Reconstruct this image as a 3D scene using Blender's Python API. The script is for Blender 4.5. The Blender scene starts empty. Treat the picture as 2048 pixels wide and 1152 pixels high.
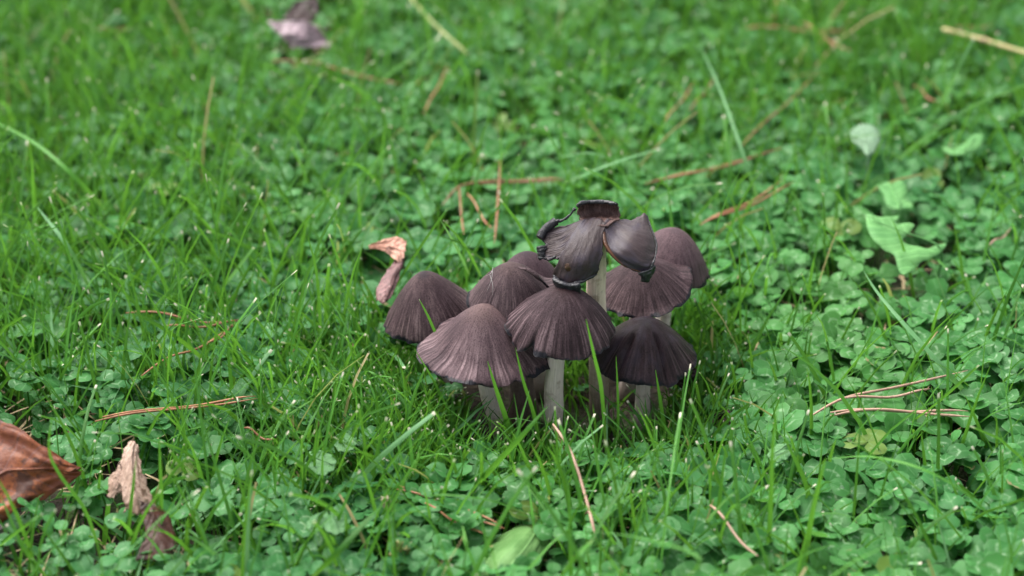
import bpy, bmesh, math, random
import numpy as np
from mathutils import Vector, Matrix
from mathutils.bvhtree import BVHTree
from mathutils.geometry import tessellate_polygon

rng = np.random.default_rng(11)
random.seed(5)
scn = bpy.context.scene
col = scn.collection
R_ = math.radians

# ------------------------------------------------------------------ camera
PITCH, LENS, DIST = 30.0, 82.0, 1.166
fwd = np.array([0, math.cos(R_(PITCH)), -math.sin(R_(PITCH))])
upv = np.array([0, math.sin(R_(PITCH)), math.cos(R_(PITCH))])
rgt = np.array([1.0, 0, 0])
CAM = -DIST * fwd
FPX = 2048 * LENS / 36.0
cd = bpy.data.cameras.new('camera')
cd.lens = LENS; cd.sensor_width = 36.0
cd.clip_start = 0.02; cd.clip_end = 600
cd.dof.use_dof = True
cd.dof.focus_distance = 1.02
cd.dof.aperture_fstop = 5.8
cd.dof.aperture_blades = 0
cam = bpy.data.objects.new('camera', cd); col.objects.link(cam)
cam.location = CAM; cam.rotation_euler = (R_(90 - PITCH), 0, 0)
scn.camera = cam

# ------------------------------------------------------------------ world, light, exposure
SUN_EL, SUN_ROT = 57.0, -48.0
w = bpy.data.worlds.new('World'); scn.world = w; w.use_nodes = True
wn = w.node_tree; wn.nodes.clear()
sky = wn.nodes.new('ShaderNodeTexSky'); sky.sky_type = 'NISHITA'; sky.sun_disc = False
sky.sun_elevation = R_(SUN_EL); sky.sun_rotation = R_(SUN_ROT)
sky.air_density = 1.0; sky.dust_density = 4.0; sky.ozone_density = 1.0
bg = wn.nodes.new('ShaderNodeBackground'); bg.inputs['Strength'].default_value = 0.08
wo = wn.nodes.new('ShaderNodeOutputWorld')
hs = wn.nodes.new('ShaderNodeHueSaturation'); hs.inputs['Saturation'].default_value = 0.30      # thin even cloud
wn.links.new(sky.outputs[0], hs.inputs['Color']); wn.links.new(hs.outputs[0], bg.inputs[0]); wn.links.new(bg.outputs[0], wo.inputs[0])
sl = bpy.data.lights.new('sun', 'SUN'); sl.energy = 1.5; sl.angle = R_(55); sl.color = (1.0, 0.96, 0.9)
so = bpy.data.objects.new('sun', sl); col.objects.link(so)
so.rotation_euler = (R_(90 - SUN_EL), 0, R_(180 - SUN_ROT))
so.location = (0, 0, 3)
scn.view_settings.view_transform = 'Standard'
scn.view_settings.look = 'None'
scn.view_settings.gamma = 1.0
scn.view_settings.use_curve_mapping = False
scn.view_settings.exposure = 2.18
scn.render.engine = 'CYCLES'
scn.cycles.use_denoising = True
scn.cycles.max_bounces = 8
scn.cycles.diffuse_bounces = 4
scn.cycles.transmission_bounces = 6

# ------------------------------------------------------------------ pixel -> place
def ray(px, py):
    return fwd + rgt * (px - 1024) / FPX + upv * (576 - py) / FPX
def Pz(px, py, z=0.0):
    d = ray(px, py); t = (z - CAM[2]) / d[2]
    return Vector(CAM + d * t)
def Py(px, py, y):
    d = ray(px, py); t = (y - CAM[1]) / d[1]
    return Vector(CAM + d * t)
def proj(P):
    P = np.asarray(P, float); q = P - CAM
    D = q @ fwd
    return 1024 + FPX * (q @ rgt) / D, 576 - FPX * (q @ upv) / D, D

# ------------------------------------------------------------------ helpers
def tag(o, label=None, cat=None, group=None, kind=None):
    if label: o['label'] = label
    if cat: o['category'] = cat
    if group: o['group'] = group
    if kind: o['kind'] = kind
    return o
def empty(name, loc):
    o = bpy.data.objects.new(name, None); col.objects.link(o)
    o.location = loc; o.empty_display_size = 0.01
    return o
def link(name, mesh, parent=None, world=True):
    o = bpy.data.objects.new(name, mesh); col.objects.link(o)
    if parent is not None:
        o.parent = parent
        if world: o.location = -Vector(parent.location)
    return o
def mesh_np(name, V, quads=None, tris=None, attrs=None, mat=None, smooth=True):
    V = np.asarray(V, np.float32).reshape(-1, 3)
    parts, tot = [], []
    if quads is not None and len(quads):
        q = np.asarray(quads, np.int32).reshape(-1, 4); parts.append(q.ravel()); tot.append(np.full(len(q), 4, np.int32))
    if tris is not None and len(tris):
        t = np.asarray(tris, np.int32).reshape(-1, 3); parts.append(t.ravel()); tot.append(np.full(len(t), 3, np.int32))
    loops = np.concatenate(parts); tot = np.concatenate(tot)
    me = bpy.data.meshes.new(name)
    me.vertices.add(len(V)); me.vertices.foreach_set('co', V.ravel())
    me.loops.add(len(loops)); me.loops.foreach_set('vertex_index', loops)
    me.polygons.add(len(tot))
    start = np.zeros(len(tot), np.int32); start[1:] = np.cumsum(tot)[:-1]
    me.polygons.foreach_set('loop_start', start)
    if smooth: me.polygons.foreach_set('use_smooth', np.ones(len(tot), bool))
    for k, a in (attrs or {}).items():
        a = np.asarray(a, np.float32)
        if a.ndim == 2:
            at = me.attributes.new(k, 'FLOAT_VECTOR', 'POINT'); at.data.foreach_set('vector', a.ravel())
        else:
            at = me.attributes.new(k, 'FLOAT', 'POINT'); at.data.foreach_set('value', a)
    me.update(calc_edges=True)
    if mat: me.materials.append(mat)
    return me
def grid_quads(nu, nv, wrap_v=False):
    i, j = np.meshgrid(np.arange(nu - 1), np.arange(nv if wrap_v else nv - 1), indexing='ij')
    j2 = (j + 1) % nv
    return np.stack([i * nv + j, (i + 1) * nv + j, (i + 1) * nv + j2, i * nv + j2], -1).reshape(-1, 4)
def catmull(pts, n):
    P = np.array([list(p) for p in pts], float)
    if len(P) == 2:
        t = np.linspace(0, 1, n)[:, None]; return P[0] * (1 - t) + P[1] * t
    E = np.vstack([2 * P[0] - P[1], P, 2 * P[-1] - P[-2]])
    out = []
    for u in np.linspace(0, len(P) - 1 - 1e-9, n):
        k = int(u); f = u - k
        a, b, c, d = E[k:k + 4]
        out.append(0.5 * (2 * b + (c - a) * f + (2 * a - 5 * b + 4 * c - d) * f * f + (3 * b - a - 3 * c + d) * f ** 3))
    return np.array(out)
def tube_np(path, radii, sides=8, cap=True):
    path = np.asarray(path, float); n = len(path)
    T = np.gradient(path, axis=0); T /= np.linalg.norm(T, axis=1)[:, None] + 1e-12
    ref = np.array([0, 0, 1.0]) if abs(T[0][2]) < 0.8 else np.array([0, 1.0, 0])
    a = np.cross(T[0], ref); a /= np.linalg.norm(a)
    V = []; th = np.linspace(0, 2 * math.pi, sides, endpoint=False)
    for i in range(n):
        a = a - T[i] * (a @ T[i]); a /= np.linalg.norm(a); b = np.cross(T[i], a)
        V.append(path[i] + radii[i] * (np.cos(th)[:, None] * a + np.sin(th)[:, None] * b))
    V = np.concatenate(V)
    Q = grid_quads(n, sides, True); tr = []
    if cap:
        V = np.vstack([V, path[0], path[-1]]); c0, c1 = n * sides, n * sides + 1
        for j in range(sides):
            j2 = (j + 1) % sides
            tr.append((c0, j, j2)); tr.append((c1, (n - 1) * sides + j2, (n - 1) * sides + j))
    s = np.repeat(np.linspace(0, 1, n), sides)
    u = np.tile(th / (2 * math.pi), n)
    uv = np.stack([s, u, np.zeros_like(s)], -1)
    if cap: uv = np.vstack([uv, [[0, 0, 0], [1, 0, 0]]])
    return V, Q, tr, uv
def sstep(x, a, b):
    t = np.clip((x - a) / (b - a), 0, 1); return t * t * (3 - 2 * t)
def vnoise1(x, seed, n):
    r = np.random.default_rng(seed).uniform(-1, 1, n)
    x = np.asarray(x) % n; i = np.floor(x).astype(int); f = x - i; f = f * f * (3 - 2 * f)
    return r[i % n] * (1 - f) + r[(i + 1) % n] * f
_nt = np.random.default_rng(77).uniform(-1, 1, (64, 64))
def vnoise2(x, y):
    i, j = np.floor(x).astype(int), np.floor(y).astype(int)
    f, g = x - i, y - j; f = f * f * (3 - 2 * f); g = g * g * (3 - 2 * g)
    a = _nt[i % 64, j % 64] * (1 - f) + _nt[(i + 1) % 64, j % 64] * f
    b = _nt[i % 64, (j + 1) % 64] * (1 - f) + _nt[(i + 1) % 64, (j + 1) % 64] * f
    return a * (1 - g) + b * g
def ground_h(x, y):
    x = np.asarray(x, float); y = np.asarray(y, float)
    return 0.004 * vnoise2(x * 9 + 3, y * 9 + 7) + 0.002 * vnoise2(x * 31, y * 31 + 5)

# ------------------------------------------------------------------ shader helpers
class NT:
    def __init__(s, name):
        s.mat = bpy.data.materials.new(name); s.mat.use_nodes = True
        s.t = s.mat.node_tree; s.t.nodes.clear()
        s.out = s.t.nodes.new('ShaderNodeOutputMaterial')
    def n(s, typ, ins=None, **props):
        nd = s.t.nodes.new('ShaderNode' + typ)
        for k, v in props.items(): setattr(nd, k, v)
        for k, v in (ins or {}).items():
            if isinstance(v, bpy.types.NodeSocket): s.t.links.new(v, nd.inputs[k])
            else: nd.inputs[k].default_value = v
        return nd
    def m(s, op, a, b=0.0, c=0.0, clamp=False):
        nd = s.n('Math', {0: a, 1: b, 2: c}, operation=op, use_clamp=clamp); return nd.outputs[0]
    def mix(s, f, a, b, mode='MIX'):
        if isinstance(a, tuple) and len(a) == 3: a = (*a, 1)
        if isinstance(b, tuple) and len(b) == 3: b = (*b, 1)
        nd = s.n('Mix', {0: f, 6: a, 7: b}, data_type='RGBA', blend_type=mode); return nd.outputs[2]
    def ss(s, x, a, b, lo=0.0, hi=1.0):
        nd = s.n('MapRange', {'Value': x, 'From Min': a, 'From Max': b, 'To Min': lo, 'To Max': hi}, interpolation_type='SMOOTHSTEP')
        return nd.outputs[0]
    def attr(s, name):
        return s.n('Attribute', attribute_name=name)
    def noise(s, vec, scale, detail=3, rough=0.55):
        return s.n('TexNoise', {'Vector': vec, 'Scale': scale, 'Detail': detail, 'Roughness': rough}).outputs['Fac']
    def xyz(s, v):
        return s.n('SeparateXYZ', {0: v}).outputs
    def comb(s, x, y, z):
        return s.n('CombineXYZ', {0: x, 1: y, 2: z}).outputs[0]
    def bump(s, h, strength, dist):
        return s.n('Bump', {'Height': h, 'Strength': strength, 'Distance': dist}).outputs[0]
    def pr(s, colr, rough, spec=0.5, normal=None, **kw):
        ins = {'Base Color': colr if not (isinstance(colr, tuple) and len(colr) == 3) else (*colr, 1), 'Roughness': rough, 'Specular IOR Level': spec}
        if normal is not None: ins['Normal'] = normal
        ins.update(kw)
        return s.n('BsdfPrincipled', ins).outputs[0]
    def done(s, sh):
        s.t.links.new(sh, s.out.inputs[0]); return s.mat
    def leafy(s, colr, rough, spec, normal=None, tr=0.3, trcol=None):
        p = s.pr(colr, rough, spec, normal)
        t = s.n('BsdfTranslucent', {'Color': trcol if trcol is not None else colr}).outputs[0]
        return s.done(s.n('MixShader', {0: tr, 1: p, 2: t}).outputs[0])

def mat_clover():
    s = NT('clover_leaf')
    a = s.attr('leaf'); x = s.xyz(a.outputs['Vector'])
    S, T, tone = x[0], x[1], x[2]
    at = s.m('ABSOLUTE', T)
    pos = s.n('NewGeometry').outputs['Position']
    n1 = s.noise(pos, 420, 3); n2 = s.noise(pos, 60, 2); n3 = s.noise(pos, 1400, 2)
    tn = s.m('ADD', tone, s.m('MULTIPLY', s.m('SUBTRACT', n2, 0.5), 0.5), clamp=True)
    c = s.mix(tn, (0.022, 0.112, 0.024), (0.074, 0.268, 0.066))
    n4 = s.noise(pos, 9, 3)
    c = s.mix(s.ss(n4, 0.50, 0.70, 0, 0.28), c, (0.085, 0.235, 0.036))
    c = s.mix(s.ss(n4, 0.52, 0.34, 0, 0.40), c, (0.032, 0.145, 0.056))
    c = s.mix(s.ss(tone, 0.93, 0.99), c, (0.135, 0.225, 0.045))
    # pale watermark: broken chevron
    rnd = s.attr('rnd').outputs['Fac']
    d = s.m('ABSOLUTE', s.m('SUBTRACT', S, s.m('SUBTRACT', 0.60, s.m('MULTIPLY', at, 0.34))))
    band = s.m('MULTIPLY', s.ss(d, 0.025, 0.10, 1, 0), s.ss(at, 0.55, 0.8, 1, 0))
    band = s.m('MULTIPLY', band, s.ss(s.m('ADD', n1, s.m('MULTIPLY', n3, 0.3)), 0.48, 0.78))
    band = s.m('MULTIPLY', band, s.ss(rnd, 0.25, 0.75, 0.1, 0.8))
    c = s.mix(band, c, (0.27, 0.44, 0.24))
    # veins
    v = s.m('SINE', s.m('MULTIPLY', s.m('SUBTRACT', S, s.m('MULTIPLY', at, 0.38)), 55))
    c = s.mix(s.m('MULTIPLY', s.ss(v, 0.55, 1.0), 0.05), c, (0.12, 0.34, 0.12))
    mid = s.ss(at, 0.015, 0.07, 1, 0)
    c = s.mix(s.m('MULTIPLY', mid, 0.45), c, (0.15, 0.34, 0.13))
    edge = s.ss(at, 0.90, 1.0)
    c = s.mix(s.m('MULTIPLY', edge, 0.22), c, (0.28, 0.42, 0.24))
    # nibbled, browned rims on a few leaves
    br = s.m('MULTIPLY', s.ss(s.m('ADD', S, s.m('MULTIPLY', n1, 0.5)), 1.12, 1.25), s.ss(rnd, 0.93, 0.96))
    c = s.mix(br, c, (0.32, 0.24, 0.13))
    sp = s.m('MULTIPLY', s.ss(n3, 0.68, 0.74), s.ss(rnd, 0.6, 0.9, 0, 0.7))
    c = s.mix(sp, c, (0.30, 0.40, 0.26))
    h = s.m('ADD', s.m('MULTIPLY', v, 0.06), s.m('SUBTRACT', n1, s.m('MULTIPLY', mid, 1.2)))
    return s.leafy(c, 0.50, 0.22, s.bump(h, 0.25, 0.0005), 0.40, s.mix(0.5, c, (0.15, 0.38, 0.04)))
def mat_blade(name, dark, light, pale=0.8, dry=(0.38, 0.30, 0.15)):
    s = NT(name)
    x = s.xyz(s.attr('leaf').outputs['Vector']); S, T, tone = x[0], x[1], x[2]
    rnd = s.attr('rnd').outputs['Fac']
    at = s.m('ABSOLUTE', T)
    pos = s.n('NewGeometry').outputs['Position']
    n = s.noise(pos, 150, 2)
    tn = s.m('ADD', tone, s.m('MULTIPLY', s.m('SUBTRACT', n, 0.5), 0.4), clamp=True)
    c = s.mix(tn, dark, light)
    c = s.mix(s.ss(tone, 0.0, -0.5), c, tuple(q * 0.62 for q in dark))  # negative tone: painted shade of the blades near the cluster
    st = s.m('SINE', s.m('MULTIPLY', T, 14))
    c = s.mix(s.m('MULTIPLY', s.ss(st, 0.3, 1), 0.18), c, (0.16, 0.36, 0.15))
    c = s.mix(s.ss(S, 0.0, 0.22, 0.65, 0), c, (0.17, 0.24, 0.085))
    tip = s.m('MULTIPLY', s.ss(S, 0.955, 0.985), s.ss(rnd, 0.74, 0.78))
    c = s.mix(tip, c, (0.62, 0.58, 0.46))
    c = s.mix(s.ss(rnd, 0.982, 0.986), c, dry)
    h = s.m('ADD', st, n)
    return s.leafy(c, 0.45, 0.28, s.bump(h, 0.3, 0.0003), 0.36, s.mix(0.5, c, (0.17, 0.40, 0.03)))
def mat_flat(name, colr, colr2, scale, rough=0.7, spec=0.3, bump=0.4, dist=0.001, vary=0.0):
    s = NT(name)
    pos = s.n('NewGeometry').outputs['Position']
    n = s.noise(pos, scale, 5, 0.65); n2 = s.noise(pos, scale * 5, 3)
    c = s.mix(s.ss(n, 0.3, 0.7), colr, colr2)
    if vary: c = s.mix(s.m('MULTIPLY', s.n('ObjectInfo').outputs['Random'], vary), c, tuple(v * 0.42 for v in colr))
    c = s.mix(s.m('MULTIPLY', s.ss(n2, 0.45, 0.7), 0.4), c, tuple(v * 0.45 for v in colr))
    return s.done(s.pr(c, rough, spec, s.bump(s.m('ADD', n, s.m('MULTIPLY', n2, 0.5)), bump, dist)))
def mat_ground():
    s = NT('lawn_soil')
    pos = s.n('NewGeometry').outputs['Position']
    n = s.noise(pos, 18, 6, 0.7); n2 = s.noise(pos, 160, 4); n3 = s.noise(pos, 3.0, 3)
    c = s.mix(s.ss(n2, 0.3, 0.7), (0.008, 0.006, 0.004), (0.028, 0.020, 0.014))
    c = s.mix(s.ss(n, 0.45, 0.62), c, (0.030, 0.055, 0.016))
    r = s.n('VectorMath', {0: pos}, operation='LENGTH').outputs['Value']
    far = s.ss(r, 0.8, 1.6)
    g = s.mix(n2, (0.028, 0.085, 0.022), (0.07, 0.17, 0.05))
    g = s.mix(s.ss(n3, 0.35, 0.65), g, (0.05, 0.12, 0.03))
    c = s.mix(far, c, g)
    return s.done(s.pr(c, 0.9, 0.2, s.bump(s.m('ADD', n, n2), 0.8, 0.006)))
def mat_cap(name, dark, mid, light, apex, apexmix, smudge, seed, silver=0.5, blue=0.0, edge0=0.955, gloss=0.62, spec=0.14, rough=1.0, groove=0.55):
    """cap skin: fibrils run from the crown to the rim; attr cap = (cos, sin, v)"""
    s = NT(name)
    x = s.xyz(s.attr('cap').outputs['Vector']); cx, sx, v = x[0], x[1], x[2]
    rid = s.attr('rid').outputs['Fac']
    def rad(k, vs, off):
        return s.comb(s.m('MULTIPLY_ADD', cx, k, off), s.m('MULTIPLY', sx, k), s.m('MULTIPLY', v, vs))
    f1 = s.noise(rad(38, 5, seed), 1.0, 4, 0.7)
    f2 = s.noise(rad(9, 4, seed + 7), 1.0, 3, 0.6)
    big = s.noise(rad(1.6, 2.2, seed + 3), 1.0, 3, 0.6)
    tc = s.n('TexCoord').outputs['Object']
    sp = s.noise(tc, 1700, 2, 0.8)
    sp2 = s.noise(tc, 700, 4, 0.75)
    t = s.m('ADD', s.m('MULTIPLY', f1, 0.42), s.m('ADD', s.m('MULTIPLY', f2, 0.3), s.m('MULTIPLY', big, 0.42)))
    c = s.mix(s.ss(t, 0.38, 0.60), dark, mid)
    c = s.mix(s.ss(t, 0.54, 0.76), c, light)
    # silver gill lines on the ridges towards the rim
    ln = s.m('MULTIPLY', s.ss(rid, 0.05, 0.7), s.m('MULTIPLY', s.ss(v, 0.42, 0.8), s.ss(f2, 0.25, 0.70, 0.35, 1.0)))
    c = s.mix(s.m('MULTIPLY', ln, silver * 0.75), c, tuple(min(1, q * 1.75 + 0.02) for q in light))
    gv = s.m('MULTIPLY', s.ss(rid, -0.05, -0.6), s.ss(v, 0.4, 0.85))
    c = s.mix(s.m('MULTIPLY', gv, groove), c, tuple(q * 0.5 for q in dark))
    # crown
    ap = s.m('MULTIPLY', s.ss(s.m('ADD', v, s.m('MULTIPLY', s.m('SUBTRACT', sp2, 0.5), 0.18)), 0.02, 0.42, 1, 0), apexmix)
    c = s.mix(ap, c, apex)
    if smudge:
        sm = s.m('MULTIPLY', s.ss(s.m('ADD', v, s.m('MULTIPLY', s.m('SUBTRACT', sp2, 0.5), 0.3)), 0.04, 0.22, 1, 0), smudge)
        c = s.mix(sm, c, (0.018, 0.015, 0.020))
    # fine speckle of fibrous scales
    c = s.mix(s.ss(sp, 0.50, 0.66, 0, 0.7 * rough), c, tuple(q * 0.45 for q in dark))
    c = s.mix(s.ss(sp2, 0.55, 0.75, 0, 0.30), c, tuple(min(1, q * 1.4 + 0.01) for q in light))
    if blue: c = s.mix(s.m('MULTIPLY', s.ss(big, 0.45, 0.7), blue), c, (0.034, 0.030, 0.050))
    # inky dissolving margin
    e = s.ss(s.m('ADD', v, s.m('ADD', s.m('MULTIPLY', s.m('SUBTRACT', f2, 0.5), 0.16), s.m('MULTIPLY', s.m('SUBTRACT', big, 0.5), 0.22))), edge0, edge0 + 0.035)
    c = s.mix(e, c, (0.010, 0.010, 0.014))
    h = s.m('ADD', s.m('MULTIPLY', f1, 1.0), s.m('ADD', s.m('MULTIPLY', sp, 0.5), s.m('MULTIPLY', sp2, 0.5)))
    return s.done(s.pr(c, s.ss(e, 0, 1, gloss, 0.35), spec, s.bump(h, 0.6 * rough, 0.0007)))
def mat_stem(name='stem_flesh', a=(0.46, 0.39, 0.36), b=(0.68, 0.60, 0.54)):
    s = NT(name)
    x = s.xyz(s.attr('leaf').outputs['Vector']); S, U = x[0], x[1]
    ang = s.m('MULTIPLY', U, 6.2832)
    vec = s.comb(s.m('MULTIPLY', s.m('COSINE', ang), 7), s.m('MULTIPLY', s.m('SINE', ang), 7), s.m('MULTIPLY', S, 3))
    f = s.noise(vec, 1.0, 4, 0.65)
    pos = s.n('NewGeometry').outputs['Position']
    n = s.noise(pos, 220, 3)
    c = s.mix(s.ss(f, 0.15, 0.75), a, b)
    c = s.mix(s.ss(n, 0.50, 0.66, 0, 0.55), c, (a[0] * 0.55, a[1] * 0.48, a[2] * 0.42))
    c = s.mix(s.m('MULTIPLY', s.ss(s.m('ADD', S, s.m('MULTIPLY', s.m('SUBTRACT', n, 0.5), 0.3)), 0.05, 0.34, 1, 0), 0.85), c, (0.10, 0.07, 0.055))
    p = s.pr(c, 0.55, 0.35, s.bump(s.m('ADD', f, s.m('MULTIPLY', n, 0.8)), 0.7, 0.0012), **{'Subsurface Weight': 0.15, 'Subsurface Scale': 0.003, 'Subsurface Radius': (1, 0.8, 0.6)})
    return s.done(p)
def mat_dead(name, c1, c2, vein, spot, scale=90):
    s = NT(name)
    x = s.xyz(s.attr('leaf').outputs['Vector']); S, T = x[0], x[1]
    at = s.m('ABSOLUTE', T)
    pos = s.n('NewGeometry').outputs['Position']
    n = s.noise(pos, scale, 4, 0.6); n2 = s.noise(pos, scale * 6, 4, 0.7); n3 = s.noise(pos, scale * 0.4, 3)
    c = s.mix(s.ss(s.m('ADD', s.m('MULTIPLY', n, 0.5), s.m('MULTIPLY', n3, 0.5)), 0.38, 0.62), c1, c2)
    v = s.m('SINE', s.m('MULTIPLY', s.m('SUBTRACT', S, s.m('MULTIPLY', at, 0.35)), 42))
    c = s.mix(s.ss(v, 0.86, 1.0, 0, 0.75), c, vein)
    c = s.mix(s.ss(at, 0.015, 0.05, 0.6, 0), c, vein)
    c = s.mix(s.ss(n, 0.56, 0.62, 0, 0.85), c, spot)
    c = s.mix(s.ss(s.noise(pos, scale * 3, 2), 0.66, 0.70, 0, 0.8), c, spot)
    c = s.mix(s.ss(n2, 0.48, 0.7, 0, 0.75), c, tuple(q * 0.45 for q in c1))
    h = s.m('ADD', s.m('MULTIPLY', n2, 0.6), s.m('ADD', n, s.m('MULTIPLY', v, 0.2)))
    return s.leafy(c, 0.5, 0.4, s.bump(h, 0.5, 0.0012), 0.30)
def mat_green(name, dark, light, nveins, along=False):
    s = NT(name)
    x = s.xyz(s.attr('leaf').outputs['Vector']); S, T = x[0], x[1]
    at = s.m('ABSOLUTE', T)
    pos = s.n('NewGeometry').outputs['Position']
    n = s.noise(pos, 70, 4, 0.6); n2 = s.noise(pos, 600, 3, 0.7)
    c = s.mix(s.ss(n, 0.32, 0.68), dark, light)
    if along: v = s.ss(s.m('ABSOLUTE', s.m('SUBTRACT', s.m('FRACT', s.m('MULTIPLY_ADD', T, nveins / 2, 0.5)), 0.5)), 0.0, 0.07, 1, 0)
    else: v = s.ss(s.m('SINE', s.m('MULTIPLY', s.m('SUBTRACT', S, s.m('MULTIPLY', at, 0.4)), nveins)), 0.85, 1)
    c = s.mix(s.m('MULTIPLY', v, 0.5), c, tuple(min(1, q * 1.5 + 0.03) for q in light))
    c = s.mix(s.ss(at, 0.01, 0.05, 0.5, 0), c, tuple(min(1, q * 1.6 + 0.03) for q in light))
    c = s.mix(s.ss(n2, 0.58, 0.75, 0, 0.35), c, dark)
    return s.leafy(c, 0.55, 0.2, s.bump(s.m('ADD', s.m('MULTIPLY', v, -1.0), n2), 0.5, 0.0007), 0.2)
def mat_water():
    s = NT('dew_water')
    return s.done(s.n('BsdfPrincipled', {'Base Color': (1, 1, 1, 1), 'Roughness': 0.0, 'IOR': 1.333, 'Transmission Weight': 1.0}).outputs[0])

M_clover = mat_clover()
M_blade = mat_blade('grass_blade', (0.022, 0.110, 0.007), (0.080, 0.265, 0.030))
M_blade_pale = mat_blade('pale_grass', (0.075, 0.22, 0.075), (0.17, 0.36, 0.16))
M_straw = mat_flat('dry_thatch', (0.22, 0.16, 0.09), (0.40, 0.32, 0.19), 120, 0.8)
M_needle = mat_flat('pine_needle', (0.26, 0.10, 0.045), (0.42, 0.20, 0.10), 120, 0.5, 0.4, 0.2, 0.0003, 0.75)
M_needle_pale = mat_flat('pale_needle', (0.30, 0.18, 0.125), (0.45, 0.29, 0.21), 120, 0.5, 0.4, 0.2, 0.0003, 0.35)
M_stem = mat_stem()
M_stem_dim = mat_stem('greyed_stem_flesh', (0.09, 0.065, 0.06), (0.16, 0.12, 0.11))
M_gill = mat_flat('inky_gills', (0.008, 0.007, 0.009), (0.030, 0.024, 0.026), 300, 0.45, 0.5, 0.5, 0.001)
M_ink = mat_flat('inky_black_rim', (0.007, 0.007, 0.009), (0.026, 0.025, 0.032), 260, 0.38, 0.5, 0.7, 0.0012)
M_ground = mat_ground()
M_water = mat_water()

# ------------------------------------------------------------------ ground
def axis(lo, hi, step, far):
    a = np.arange(lo, hi + 1e-6, step)
    ext = [hi]; d = step
    while ext[-1] < far: d *= 1.35; ext.append(ext[-1] + d)
    neg = [lo]; d = step
    while neg[-1] > -far: d *= 1.35; neg.append(neg[-1] - d)
    return np.concatenate([np.array(neg[:0:-1]), a, np.array(ext[1:])])
gx = axis(-0.7, 0.7, 0.008, 200); gy = axis(-0.6, 0.9, 0.008, 200)
GX, GY = np.meshgrid(gx, gy, indexing='ij')
near = sstep(np.hypot(GX, GY), 1.6, 0.9)
GZ = ground_h(GX, GY) * near - 0.002
gm = mesh_np('ground', np.stack([GX, GY, GZ], -1), grid_quads(len(gx), len(gy))[:, ::-1], mat=M_ground)
tag(link('ground', gm), kind='structure')

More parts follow.
